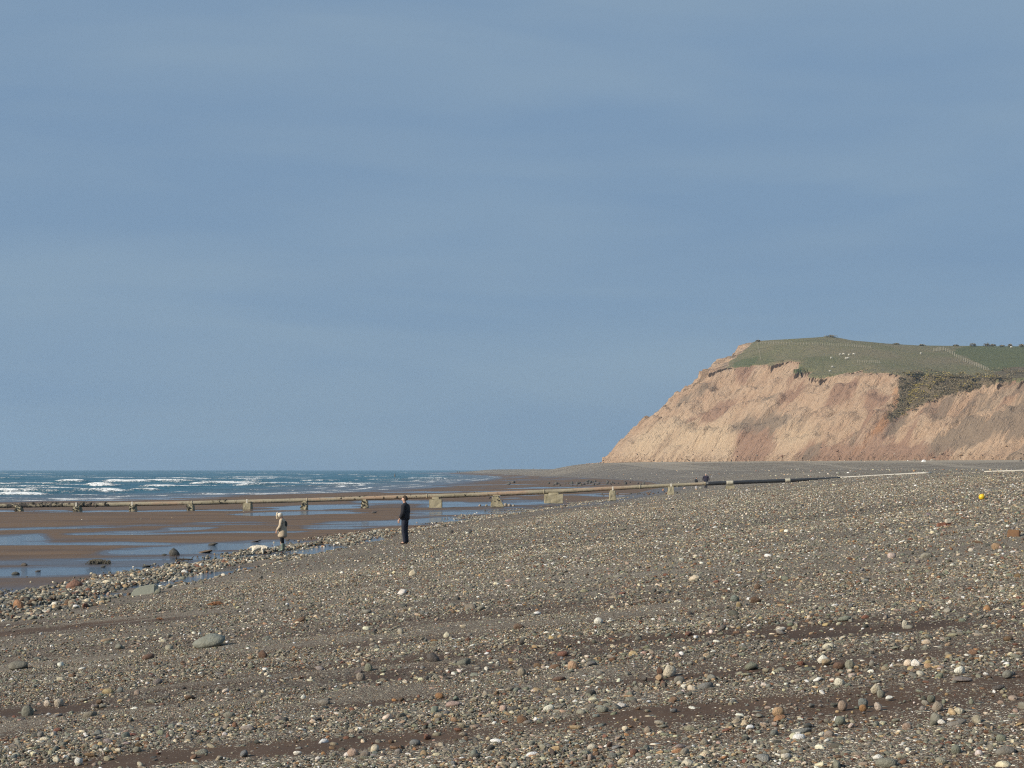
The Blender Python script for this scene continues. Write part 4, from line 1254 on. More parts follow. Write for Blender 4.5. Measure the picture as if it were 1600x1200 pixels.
for px, rb, rt, hw, kd, lab in PIERS:
    x = pxx(px); w = hw / F * PD; zb = pz(rb); zt = pz(rt)
    gz = ground_z(x, PD); 
    root = empty('pipe_pier', (x, PD, min(zb, gz)))
    tag(root, lab, 'pier', G_PIER)
    zo = root.location.z
    bm = bmesh.new()
    dep = 0.55 if kd != 'l' else 0.35
    if kd == 'b':
        prof = [(-w * 0.85, zb - zo - 0.1), (w * 1.1, zb - zo - 0.1), (w * 0.75, zb - zo + 0.25), (w * 0.35, zt - zo - 0.15), (w * 0.2, zt - zo), (-w * 0.45, zt - zo), (-w * 0.75, zb - zo + 0.4)]
        f = [bm.verts.new((a, -dep, b)) for a, b in prof]; g = [bm.verts.new((a, dep, b)) for a, b in prof]
        bm.faces.new(f); bm.faces.new(g[::-1])
        for k in range(len(prof)): bm.faces.new((f[k], g[k], g[(k + 1) % len(prof)], f[(k + 1) % len(prof)]))
    else:
        box(bm, -w, w, -dep, dep, zb - zo - 0.15, zt - zo, 0.16 if kd in 'pw' else 0.03, 0.02)
    bmesh.ops.bevel(bm, geom=bm.edges[:], offset=0.035, segments=2, affect='EDGES')
    bmesh.ops.subdivide_edges(bm, edges=[e for e in bm.edges if e.calc_length() > 0.4], cuts=2, use_grid_fill=True)
    for v in bm.verts: v.co += Vector((random.uniform(-1, 1), random.uniform(-1, 1), random.uniform(-1, 1))) * (0.02 if kd in 'cpl' else 0.04)
    bm_to('block', bm, M_CONC, root)
    prow = np.interp(px, [p[0] for p in PIPE] + [1231, 1313], [p[1] for p in PIPE] + [750.6, 747.4])
    zp = pz(prow) - zo
    if kd in 'wcb':            # saddle that cradles the pipe
        bm = bmesh.new()
        box(bm, -w * 0.55, w * 0.55, -0.38, 0.38, zt - zo - 0.01, zp - 0.10, 0.1, 0.015)
        bmesh.ops.bevel(bm, geom=bm.edges[:], offset=0.02, segments=1, affect='EDGES')
        bm_to('saddle', bm, M_CONC, root)
    if kd in 'wpc' and px not in (30, 298, 476, 570, 681, 865):
        bm = bmesh.new(); box(bm, -0.07, 0.07, -0.47, -0.36, zt - zo - 0.02, zp + (0.22 if px < 400 else 0.17), 0.05, 0.006)
        bmesh.ops.bevel(bm, geom=bm.edges[:], offset=0.012, segments=1, affect='EDGES')
        bm_to('peg', bm, M_PEG, root)
    if kd in 'wb':
        bm = bmesh.new(); rr = random.Random(int(px))
        for k in range(16):
            m4 = Matrix.Translation((rr.uniform(-w, w), -dep + rr.uniform(-0.04, 0.05), rr.uniform(zb - zo, zt - zo))) @ Matrix.Diagonal((1.2, 0.5, 0.8, 1))
            bmesh.ops.create_icosphere(bm, subdivisions=1, radius=rr.uniform(0.03, 0.09), matrix=m4)
        o = bm_to('weed', bm, M_WEED, root); o['kind'] = 'stuff'
# rubble at the crumbled pier
for k, (dx, s) in enumerate(((14, 5), (20, 4), (26, 3), (-16, 3), (-26, 3))):
    place_stone(776 + dx, 791, s + 2, s, 'warm grey', ('nearest', 'second', 'third', 'nearer', 'farther')[k] + ' lump of broken concrete ' + ('right' if dx > 0 else 'left') + ' of the crumbled pier', None, 'rubble_lump', 'rubble', 'rubble by the crumbled pier')

# upper end of the white pipe, showing again on the crest at the right edge
xa, ya, za = hit(1538, 737.0); xb = 0.335 * ya
bm = bmesh.new()
tube(bm, [(xa, ya, shingle_z(xa, ya) + 0.0), ((xa + xb) / 2, ya, shingle_z((xa + xb) / 2, ya) + 0.07), (xb, ya, shingle_z(xb, ya) + 0.10)], [0.06, 0.085, 0.085], 12)
o = bm_to('white_pipe', bm, M_WHITEPIPE, smooth=True)
tag(o, 'pale pipe lying on the shingle crest at the right edge', 'pipe')

# small white wreck at the cliff foot
M_WHITE = plain('white tarpaulin', (0.80, 0.80, 0.77), (0.7, 0.7, 0.68), 0.6, 2)
xw, yw = (1443 - 800) / F * 565, 565.0
zw = max(float(shingle_z(xw, yw)), H + (HOR - 721) / F * yw)
bm = bmesh.new()
L = 0.75; prof = [(-L, 0, 0.0), (-L * 0.55, 0, 0.75), (L * 0.1, 0, 1.05), (L * 0.9, 0, 0.75), (L, 0, 0)]
rings = []
for yy, k in ((-0.7, 0.75), (0, 1.0), (0.7, 0.8)):
    rings.append([bm.verts.new((a * k, yy, c * k)) for a, _, c in prof])
for a, b in zip(rings[:-1], rings[1:]):
    for k in range(4): bm.faces.new((a[k], a[k + 1], b[k + 1], b[k]))
bm.faces.new(rings[0]); bm.faces.new(rings[-1][::-1])
bmesh.ops.subdivide_edges(bm, edges=bm.edges[:], cuts=1, use_grid_fill=True)
for v in bm.verts: v.co += Vector((random.uniform(-.06, .06), random.uniform(-.06, .06), random.uniform(-.05, .05)))
o = bm_to('white_bundle', bm, M_WHITE); o.location = (xw, yw, zw - 0.1); o.scale = (1, 1, 0.72)
tag(o, 'small bright white hump at the foot of the cliff', 'bundle')

# dark reef beyond the pipe
G_REEF = 'dark rocks of the low reef beyond the pipe'
r = random.Random(12)
MK = [(776, 775, 'crumbled pier'), (865, 770, 'widest pier'), (957, 768, 'upright pale pier'), (1048, 762, 'tapered pale pier'), (1006, 753, 'dark upright rock')]
items = []
for k in range(52):
    px = r.triangular(845, 1015, 930); row = 757 - (px - 850) * 0.012 + r.uniform(-3.2, 2.8)
    w, h = r.uniform(2.5, 7), r.uniform(1.5, 4.0)
    o = place_stone(px, row, w, h, 'dark grey', 'dark weedy rock', None, 'reef_rock', 'rock', G_REEF)
    items.append((o, px, row, ('broad' if w > 5.2 else 'peaked' if h > 0.75 * w else 'small low') + ' dark', 'reef rock', 'rock', G_REEF))
for k in range(24):
    px = r.uniform(940, 1060); row = 774 - (px - 940) * 0.035 + r.uniform(-2, 2)
    w = r.uniform(2.5, 5); cc = r.choice(['dark grey', 'dark grey', 'brown'])
    o = place_stone(px, row, w, r.uniform(1.5, 3.2), cc, 'dark rock', None, 'rock', 'rock', 'dark rocks strewn under the pipe')
    items.append((o, px, row, cc, 'rock under the pipe', 'rock', 'dark rocks strewn under the pipe'))
label_by_place(items, MK, '')

# stakes out at the water's edge
M_STAKE = plain('old timber', (0.10, 0.085, 0.07), (0.15, 0.13, 0.10), 0.9, 3)
def stake(px, row, h, lab, grp, mat=M_STAKE, top=None):
    y = (H + 0.6) * F / (row - HOR) if row - HOR > 3 else 950.0
    x = (px - 800) / F * y; hh = h / F * y; w = 0.9 / F * y
    bm = bmesh.new(); tube(bm, [(0, 0, -0.8), (0, 0, hh * 0.6), (0.03 * hh, 0, hh)], [w, w * 0.9, w * 0.75], 7)
    o = bm_to('stake', bm, mat); o.location = (x, y, H - (row - HOR) / F * y)
    tag(o, lab, 'stake', grp)
r = random.Random(8)
NTH = ['first', 'second', 'third', 'fourth', 'fifth', 'sixth', 'seventh', 'eighth', 'ninth', 'tenth', 'eleventh', 'twelfth', 'thirteenth', 'fourteenth']
for k in range(14):
    stake(715 + k * 3.4 + r.uniform(-1, 1), 739.5, r.uniform(2, 3.5), f'dark stake in the old groyne at the breakers, {NTH[k]} from the left', 'stakes of the old groyne')
for k in range(9):
    stake(816 + k * 3.6 + r.uniform(-1, 1), 738.4, r.uniform(3, 6.5), f'thin stake standing on the far sand spit, {NTH[k]} from the left', 'stakes on the far spit', M_PEG if k % 3 == 0 else M_STAKE)
stake(617, 745, 5, 'single dark stake standing alone in the surf', None)

# ------------------------------------------------------------------ cliff top: fences, sheep, bushes, gorse
M_POST = plain('pale fence timber', (0.40, 0.37, 0.30), (0.30, 0.27, 0.21), 0.9, 3)
def fence(path, n, h, w, label):
    pts = []
    for t in np.linspace(0, 1, n):
        q = np.interp(t, np.linspace(0, 1, len(path)), np.arange(len(path)))
        i = min(int(q), len(path) - 2); f = q - i
        p = land_hit(path[i][0] * (1 - f) + path[i + 1][0] * f, path[i][1] * (1 - f) + path[i + 1][1] * f)
        if p: pts.append(p)
    root = empty('post_fence', pts[0]); o0 = Vector(pts[0])
    tag(root, label, 'fence')
    pm = None
    for p in pts:
        if pm is None:
            bm = bmesh.new(); box(bm, -w, w, -w, w, -0.3, h, 0.1, 0.0); o = bm_to('post', bm, M_POST, root); pm = o.data
        else:
            o = link_mesh('post', pm, None, root)
        o.location = Vector(p) - o0; o.scale = (1, 1, random.uniform(0.85, 1.15)); o.rotation_euler = (0, random.uniform(-.06, .06), 0)
    for hh in (0.35, 0.75):
        bm = bmesh.new()
        for a, b in zip(pts[:-1], pts[1:]):
            if (Vector(a) - Vector(b)).length < 25: tube(bm, [Vector(a) - o0 + Vector((0, 0, h * hh)), Vector(b) - o0 + Vector((0, 0, h * hh))], 0.012, 4, False)
        if len(bm.verts): bm_to('wire', bm, M_POST, root)
        else: bm.free()
fence([(1459, 549), (1475, 547), (1500, 561), (1525, 572), (1545, 580)], 30, 1.5, 0.10, 'pale post fence running down the field at the right')
fence([(1184, 537), (1230, 538), (1280, 539), (1320, 541), (1360, 544)], 46, 1.2, 0.07, 'faint post fence along the far top of the pasture')
fence([(1340, 567), (1358, 567), (1374, 568)], 11, 1.3, 0.07, 'short post fence at the cliff brow left of the gorse')
fence([(1183, 541), (1187, 552), (1188, 562)], 6, 1.2, 0.07, 'short fence dropping down the left end of the pasture')

M_WOOL = plain('sheep wool', (0.58, 0.55, 0.48), (0.48, 0.45, 0.38), 0.95, 5, 0.6, 0.05)
def sheep_mesh():
    bm = bmesh.new()
    bmesh.ops.create_icosphere(bm, subdivisions=2, radius=1, matrix=Matrix.Translation((0, 0, 0.62)) @ Matrix.Diagonal((0.62, 0.33, 0.33, 1)))
    for v in bm.verts: v.co += Vector((random.uniform(-.03, .03),) * 3)
    bmesh.ops.create_icosphere(bm, subdivisions=1, radius=1, matrix=Matrix.Translation((-0.70, 0, 0.55)) @ Matrix.Rotation(0.7, 4, 'Y') @ Matrix.Diagonal((0.20, 0.11, 0.12, 1)))
    for sx in (-0.36, 0.36):
        for sy in (-0.16, 0.16): tube(bm, [(sx, sy, 0.45), (sx, sy, 0.0)], [0.07, 0.04], 6)
    for sy in (-0.1, 0.1): tube(bm, [(-0.6, sy, 0.66), (-0.62, sy * 1.9, 0.64)], [0.04, 0.015], 5)
    me = bpy.data.meshes.new('sheep'); bm.to_mesh(me); bm.free()
    for p in me.polygons: p.use_smooth = True
    me.materials.append(M_WOOL)
    return me
SM = sheep_mesh()
for px, row, lab in ((1313, 556, 'sheep at the left of the upper pair on the cliff top'), (1318, 555, 'sheep at the right of the upper pair on the cliff top'),
                     (1327, 556, 'sheep right of the upper pair on the cliff top pasture'), (1334, 555, 'sheep farthest right in the loose flock on the cliff top'),
                     (1299, 561, 'sheep alone at the left of the loose flock'), (1322, 562, 'sheep at the left of the touching lower pair'), (1325, 561.5, 'sheep at the right of the touching lower pair'),
                     (1301, 575, 'larger looking sheep standing alone above the cliff brow'), (1297, 582, 'sheep right at the cliff brow, lowest of the flock'), (1439, 554, 'sheep apart from the flock near the long fence'),
                     (1580, 544, 'sheep high in the green field at the right edge')):
    p = land_hit(px, row)
    if not p: continue
    o = link_mesh('sheep', SM); o.location = p; o.rotation_euler = (0, 0, random.choice([0.2, 3.3, -0.4, 2.8])); o.scale = (0.95, 0.95, 1.0)
    tag(o, 'white ' + lab, 'sheep', 'sheep grazing on the cliff top')

def leaf_mat(name, a, b, fl=None):
    m = NT(name)
    oi = m.n('ShaderNodeNewGeometry')
    c = m.mix(oi.outputs['Random Per Island'], a, b)
    if fl: c = m.mix(m.math('GREATER_THAN', m.math('ADD', m.math('MULTIPLY', oi.outputs['Random Per Island'], 0.45), m.math('MULTIPLY', m.noise(m.pos(), 0.12, 3, 0.5), 1.5)), 1.17), c, fl)
    m.col(c); m.rough(0.9); m.b.inputs['Specular IOR Level'].default_value = 0.1
    return m.m
M_GORSE = leaf_mat('gorse leaves', (0.160, 0.138, 0.085), (0.26, 0.212, 0.148), (0.40, 0.32, 0.10))
M_SCRUB = leaf_mat('scrub twigs', (0.16, 0.142, 0.092), (0.26, 0.22, 0.15))  # twig tones lightened, putting distance haze into the colour
def leaves(bm, c, rad, n, size, r):
    for k in range(n):
        d = Vector((r.gauss(0, 1), r.gauss(0, 1), abs(r.gauss(0, 1)))).normalized()
        p = Vector(c) + Vector((d.x * rad[0], d.y * rad[1], d.z * rad[2])) * r.uniform(0.6, 1.05)
        q = Matrix.Rotation(r.uniform(0, 6.28), 3, 'Z') @ Matrix.Rotation(r.uniform(-1.2, 1.2), 3, 'X')
        s = size * r.uniform(0.6, 1.4)
        bm.faces.new([bm.verts.new(p + q @ Vector(t)) for t in ((-s, 0, 0), (0, -s * .6, s * .2), (s, 0, 0), (0, s * .6, s * .3))])
r = random.Random(31)
def bush(px, row, w, h, mat, lab, name='bush', grp=None, n=150):
    p = land_hit(px, row)
    if p is None: return
    y = p[1]; sw = w / 2 / F * y; shh = h / F * y
    root = empty(name, p); tag(root, lab, 'bush', grp)
    bm = bmesh.new()
    for k in range(4): leaves(bm, (r.uniform(-.5, .5) * sw, r.uniform(-.4, .4) * sw, shh * 0.12), (sw * r.uniform(.5, .7), sw * .6, shh * r.uniform(.55, .9)), n // 4, 0.34, r)
    bm_to('foliage', bm, mat, root)
    bm = bmesh.new()
    for k in range(4): tube(bm, [(0, 0, -0.3), (r.uniform(-.5, .5) * sw, r.uniform(-.4, .4) * sw, shh * 0.7)], [0.09, 0.03], 5)
    bm_to('stem', bm, M_WOOD, root)
for px, w, h, lab in ((1522, 14, 5, 'dark hedge bush on the right skyline, first from the fence'), (1541, 12, 5.5, 'rounded tall bush on the right skyline'), (1552, 9, 4, 'low bush right of the rounded tall bush on the skyline'),
                 (1566, 8, 3, 'small bush in the dip of the right skyline'), (1579, 10, 5, 'dark bush near the right end of the skyline'), (1595, 14, 6, 'dark wide bush at the right edge of the skyline'), (1494, 10, 2.5, 'thin low bush behind the long fence on the skyline'),
                 (1442, 14, 2.5, 'low bush on the skyline left of the long fence'), (1400, 10, 2, 'small dark bush in the middle of the skyline'), (1296, 26, 4, 'brown scrub capping the mound on the skyline'), (1184, 10, 3, 'dark bush on the left corner of the cliff top')):
    row = 552
    while land_hit(px, row) is not None and row > 515: row -= 0.5
    bush(px, row + 1.2, w, h, M_SCRUB, lab, 'bush', 'bushes along the cliff top skyline', 150)
# gorse thicket
bm = bmesh.new(); cnt = 0
GP = [(1408, 588), (1440, 583), (1545, 585), (1600, 576), (1600, 584), (1548, 599), (1510, 611), (1470, 621), (1430, 638), (1388, 660), (1382, 658), (1404, 632)]
while cnt < 260:
    px = r.uniform(1375, 1605); row = r.uniform(574, 664)
    if not in_poly(np.array([px + r.gauss(0, 7)]), np.array([row + r.gauss(0, 4)]), GP)[0]: continue
    p = land_hit(px, row)
    if p is None: continue
    s = r.uniform(0.9, 2.3)
    leaves(bm, p, (s * 1.25, s, s * 0.75), 42, 0.26, r)
    cnt += 1
o = bm_to('gorse_thicket', bm, M_GORSE)
tag(o, 'thicket of dark gorse with yellow bloom in the gully at the cliff brow', 'gorse', kind='stuff')
# turf clods that have slumped from the brow
M_CLOD = plain('turf clod', (0.10, 0.085, 0.05), (0.07, 0.055, 0.038), 0.95, 2)

# ------------------------------------------------------------------ people and dog
M_SKIN = plain('skin', (0.52, 0.33, 0.25), (0.46, 0.28, 0.21), 0.6, 6, 0.0)
M_JACKET = plain('dark jacket cloth', (0.012, 0.013, 0.018), (0.020, 0.021, 0.027), 0.85, 7, 0.4, 0.02)
M_TROUS = plain('dark navy trousers', (0.016, 0.019, 0.032), (0.026, 0.030, 0.045), 0.9, 7, 0.4, 0.02)
M_SHOE = plain('brown shoes', (0.06, 0.035, 0.022), (0.04, 0.025, 0.018), 0.5, 7, 0.1)
M_HAIR = plain('brown hair', (0.045, 0.028, 0.018), (0.075, 0.05, 0.032), 0.7, 14, 0.5, 0.02)
M_COAT = plain('beige coat cloth', (0.50, 0.41, 0.30), (0.42, 0.34, 0.245), 0.9, 7, 0.5, 0.03)
M_FUR = plain('pale hood trim', (0.72, 0.62, 0.48), (0.58, 0.46, 0.32), 0.95, 20, 0.6, 0.02)
M_LEG = plain('black leggings', (0.010, 0.010, 0.012), (0.018, 0.018, 0.02), 0.8, 7, 0.1)
M_BOOT = plain('grey green boots', (0.17, 0.21, 0.17), (0.13, 0.165, 0.135), 0.4, 4, 0.0, spec=0.5)
M_BACK_PATCH = plain('dark olive patch', (0.055, 0.050, 0.036), (0.04, 0.036, 0.028), 0.85, 8, 0.3)
M_DOG = plain('white dog fur', (0.80, 0.74, 0.62), (0.70, 0.62, 0.48), 0.95, 16, 0.8, 0.03)
M_NOSE = plain('dark nose', (0.02, 0.018, 0.016), None, 0.4, 5, 0.0)

def skin(name, verts, edges, radii, mat, parent, levels=2, root=0):
    me = bpy.data.meshes.new(name)
    me.from_pydata([tuple(v) for v in verts], edges, [])
    ob = bpy.data.objects.new(name, me); COL.objects.link(ob)
    sm = ob.modifiers.new('skin', 'SKIN'); sm.use_smooth_shade = True; sm.branch_smoothing = 0.6
    sv = me.skin_vertices[0].data
    for i, rr in enumerate(radii):
        sv[i].radius = (rr, rr) if not isinstance(rr, tuple) else rr
        sv[i].use_root = (i == root)
    ss = ob.modifiers.new('sub', 'SUBSURF'); ss.levels = levels; ss.render_levels = levels
    dg = bpy.context.evaluated_depsgraph_get()
    m2 = bpy.data.meshes.new_from_object(ob.evaluated_get(dg))
    bpy.data.objects.remove(ob); bpy.data.meshes.remove(me)
    for p in m2.polygons: p.use_smooth = True
    m2.materials.clear(); m2.name = name
    return link_mesh(name, m2, mat, parent)

class Fig:
    def __init__(self): self.v = []; self.e = []; self.r = []
    def add(self, p, r, prev=None):
        self.v.append(p); self.r.append(r); i = len(self.v) - 1
        if prev is not None: self.e.append((prev, i))
        return i
    def chain(self, prev, items):
        for p, r in items: prev = self.add(p, r, prev)
        return prev
def hand(f, wrist, wp, sx, down=(0, -0.25, -1)):
    d = Vector(down).normalized(); w = Vector(wp)
    side = Vector((0, -1, 0)) - d * (Vector((0, -1, 0)) @ d if False else Vector((0, -1, 0)).dot(d)); side.normalize()
    palm = f.add(tuple(w + d * 0.05), (0.030, 0.018), wrist)
    for k, L in enumerate((0.075, 0.085, 0.08, 0.062)):
        o = side * (0.028 - 0.019 * k)
        b = w + d * 0.085 + o
        f.chain(palm, [(tuple(b), 0.011), (tuple(b + d * L * 0.5 + Vector((-sx * 0.008, 0, 0))), 0.010), (tuple(b + d * L * 0.85 + Vector((-sx * 0.03, 0, 0))), 0.008)])
    f.chain(palm, [(tuple(w + d * 0.045 + side * 0.04), 0.012), (tuple(w + d * 0.08 + side * 0.06), 0.009)])

def body_mesh(parent, hd, arms, legs, s=1.0):
    f = Fig()
    pel = f.add((0, 0, 0.95), 0.115)
    ch = f.chain(pel, [((0, 0.0, 1.12), (0.13, 0.10)), ((0, 0.01, 1.32), (0.16, 0.115)), ((0, 0.01, 1.42), (0.10, 0.08))])
    nk = f.chain(ch, [(hd[0], 0.055), (hd[1], 0.075)])
    he = f.chain(nk, [(hd[2], (0.086, 0.10)), (hd[3], 0.07)])
    hv = Vector(hd[1])
    f.add(tuple(Vector(hd[5])), 0.016, nk + 1)                      # nose
    for sx in (1, -1):
        f.add((hd[2][0] + sx * 0.085, hd[2][1] + 0.02, hd[2][2] - 0.03), 0.016, nk + 1)   # ears
    for sx, pts in zip((1, -1), arms):
        w = f.chain(ch - 1, [(pts[0], 0.06), (pts[1], 0.043), (pts[2], 0.030)])
        hand(f, w, pts[2], sx, pts[3])
    for sx, pts in zip((1, -1), legs):
        f.chain(pel, [(pts[0], 0.088), (pts[1], 0.058), (pts[2], 0.042), (pts[3], 0.03)])
    return skin('body', f.v, f.e, f.r, M_SKIN, parent, 2)

def man():
    x, y, z = hit(633, 850)
    root = empty('person', (x, y, z - 0.01), math.atan2(-0.93, -0.36))
    root.rotation_euler = (0, 0, math.atan2(-0.93, -0.36) )
    tag(root, 'man in a dark jacket and navy trousers standing side on at the shingle edge', 'person')
    hd = [(0, -0.01, 1.47), (0, -0.035, 1.555), (0, -0.035, 1.645), (0, -0.02, 1.70), None, (0, -0.145, 1.60)]
    aL = [(0.185, 0.01, 1.39), (0.235, 0.02, 1.12), (0.215, -0.13, 0.90), (0.0, -0.3, -1)]
    aR = [(-0.185, 0.01, 1.39), (-0.235, 0.02, 1.12), (-0.20, -0.13, 0.90), (0.0, -0.3, -1)]
    lg = [[(s * 0.095, 0, 0.88), (s * 0.09, -0.02, 0.49), (s * 0.09, 0.035, 0.085), (s * 0.10, -0.13, 0.035)] for s in (1, -1)]
    body_mesh(root, hd, (aL, aR), lg)
    f = Fig()
    p = f.add((0, 0, 0.84), 0.165); c = f.chain(p, [((0, 0.0, 0.92), 0.178), ((0, 0.0, 1.05), 0.185), ((0, 0.01, 1.22), 0.195), ((0, 0.015, 1.36), (0.185, 0.165)), ((0, 0.0, 1.46), (0.085, 0.085)), ((0, -0.015, 1.51), (0.075, 0.075))])
    for a in (aL, aR): f.chain(c - 2, [(a[0], 0.098), (a[1], 0.082), (tuple(Vector(a[1]).lerp(Vector(a[2]), 0.9)), 0.052)])
    skin('jacket', f.v, f.e, f.r, M_JACKET, root, 2)
    f = Fig()
    t0 = f.add((0, 0, 1.04), 0.13); p = f.add((0, 0, 0.95), 0.135, t0)
    for l, s in zip(lg, (1, -1)): f.chain(p, [(l[0], 0.105), (l[1], 0.084), ((l[2][0], l[2][1], 0.10), 0.072), ((l[2][0], l[2][1] - 0.01, 0.05), 0.07)])
    skin('trousers', f.v, f.e, f.r, M_TROUS, root, 2)
    for l in lg:
        f = Fig(); p = f.add((l[2][0], 0.06, 0.04), 0.042); f.chain(p, [((l[2][0], -0.02, 0.045), 0.046), ((l[3][0], -0.15, 0.035), 0.036)])
        skin('shoe', f.v, f.e, f.r, M_SHOE, root, 1)
    f = Fig(); p = f.add((0, -0.075, 1.715), (0.085, 0.055)); f.chain(p, [((0, -0.01, 1.705), (0.098, 0.085)), ((0, 0.035, 1.64), (0.098, 0.085)), ((0, 0.045, 1.56), (0.08, 0.06))])
    skin('hair', f.v, f.e, f.r, M_HAIR, root, 2)
    PLACED.append((x, y, 0.25))
man()

def woman():
    x, y, z = hit(441, 863)
    CLEAR.append((x, y - 0.2, 0.42)); z += 0.03
    root = empty('person', (x, y, z - 0.0), math.atan2(-0.97, -0.12))
    tag(root, 'woman in a pale hooded coat and green wellies looking down at the cobbles', 'person')
    s = 0.93
    hd = [(0, -0.05, 1.43), (0, -0.14, 1.49), (0, -0.175, 1.56), (0, -0.165, 1.61), None, (0, -0.265, 1.49)]
    aL = [(0.17, -0.01, 1.34), (0.225, -0.02, 1.08), (0.19, -0.17, 0.90), (0, -0.4, -1)]
    aR = [(-0.17, -0.01, 1.34), (-0.225, 0.03, 1.08), (-0.19, -0.15, 0.90), (0, -0.4, -1)]
    lg = [[(k * 0.085, 0, 0.86), (k * 0.075, -0.01, 0.48), (k * 0.075, 0.03, 0.085), (k * 0.085, -0.12, 0.035)] for k in (1, -1)]
    body_mesh(root, hd, (aL, aR), lg)
    f = Fig()
    p = f.add((0, 0.01, 0.56), 0.225); c = f.chain(p, [((0, 0.01, 0.72), 0.215), ((0, 0.01, 0.95), 0.195), ((0, 0.03, 1.15), 0.195), ((0, 0.02, 1.32), (0.165, 0.125)), ((0, -0.03, 1.41), (0.09, 0.085))])
    for a in (aL, aR): f.chain(c - 1, [(a[0], 0.085), (a[1], 0.075), (tuple(Vector(a[1]).lerp(Vector(a[2]), 1.1)), 0.062)])
    skin('coat', f.v, f.e, f.r, M_COAT, root, 2)
    f = Fig(); p = f.add((0, -0.05, 1.43), 0.125); f.chain(p, [((0, -0.115, 1.54), 0.150), ((0, -0.14, 1.63), 0.115)])
    skin('hood', f.v, f.e, f.r, plain('pale hood', (0.74, 0.67, 0.56), (0.66, 0.58, 0.46), 0.95, 8, 0.3), root, 2)
    bm = bmesh.new()
    rr = random.Random(2)
    for a in np.linspace(0, 6.2832, 40):
        cx, cz = 0.115 * math.cos(a), 0.125 * math.sin(a)
        bmesh.ops.create_icosphere(bm, subdivisions=1, radius=rr.uniform(0.026, 0.042), matrix=Matrix.Translation((cx, -0.205, 1.50 + cz)))
    bm_to('fur_trim', bm, M_FUR, root)
    f = Fig(); p = f.add((0, 0.115, 1.02), 0.10); f.chain(p, [((0, 0.12, 1.15), 0.12), ((0, 0.10, 1.30), 0.105)])  # dark olive shape lying flush on the upper back of the coat
    skin('back_patch', f.v, f.e, f.r, M_BACK_PATCH, root, 2)
    for l in lg:
        f = Fig(); p = f.add(l[0], 0.098); f.chain(p, [(l[1], 0.066), ((l[2][0], l[2][1], 0.28), 0.056)])
        skin('legging', f.v, f.e, f.r, M_LEG, root, 2)
        f = Fig(); p = f.add((l[2][0], 0.025, 0.37), 0.074); q = f.chain(p, [((l[2][0], 0.03, 0.2), 0.062), ((l[2][0], 0.03, 0.075), 0.060), ((l[3][0], -0.09, 0.05), 0.050), ((l[3][0], -0.15, 0.045), 0.042)])
        skin('boot', f.v, f.e, f.r, M_BOOT, root, 2)
    root.scale = (0.97, 0.97, 0.97)
    PLACED.append((x, y, 0.25))
woman()

def dog():
    x, y, z = hit(404, 868)
    CLEAR.append((x, y - 0.4, 0.68)); z += 0.06
    root = empty('dog', (x, y, z - 0.01), 0.12)
    tag(root, 'small fluffy white dog standing with lowered head beside the woman', 'dog')
    f = Fig()
    p = f.add((0, 0, 0.27), 0.115)
    ch = f.add((0.17, 0, 0.265), 0.125, p); rp = f.add((-0.20, 0, 0.275), 0.115, p)
    nk = f.chain(ch, [((0.27, 0, 0.28), 0.085), ((0.345, -0.01, 0.265), 0.085), ((0.40, -0.015, 0.215), 0.055), ((0.435, -0.02, 0.185), 0.036)])
    for sy in (1, -1):
        f.chain(ch, [((0.17, sy * 0.075, 0.16), 0.052), ((0.165, sy * 0.075, 0.075), 0.037), ((0.185, sy * 0.075, 0.02), 0.032)])
        f.chain(rp, [((-0.20, sy * 0.075, 0.18), 0.062), ((-0.25, sy * 0.075, 0.105), 0.038), ((-0.235, sy * 0.075, 0.05), 0.032), ((-0.215, sy * 0.075, 0.02), 0.031)])
        f.chain(nk - 2, [((0.33, sy * 0.085 - 0.01, 0.285), 0.032), ((0.345, sy * 0.115 - 0.01, 0.22), 0.026)])
    f.chain(rp, [((-0.30, 0, 0.31), 0.035), ((-0.345, 0, 0.27), 0.028), ((-0.36, 0, 0.21), 0.02)])
    b = skin('body', f.v, f.e, f.r, M_DOG, root, 3)
    n = fbm(np.array([v.co.x for v in b.data.vertices]) * 26, np.array([v.co.z + v.co.y for v in b.data.vertices]) * 26, 5, 3)
    for v, k in zip(b.data.vertices, n): v.co += v.normal * float((k - 0.45) * 0.05)
    bm = bmesh.new(); bmesh.ops.create_icosphere(bm, subdivisions=2, radius=0.022, matrix=Matrix.Translation((0.455, -0.02, 0.185)))
    bm_to('nose', bm, M_NOSE, root, True)
    for sy in (1, -1):
        bm = bmesh.new(); bmesh.ops.create_icosphere(bm, subdivisions=1, radius=0.012, matrix=Matrix.Translation((0.40, sy * 0.045 - 0.015, 0.262)))
        bm_to('eye', bm, M_NOSE, root, True)
    root.scale = (0.96, 1, 1.0)
    PLACED.append((x, y, 0.2))
dog()

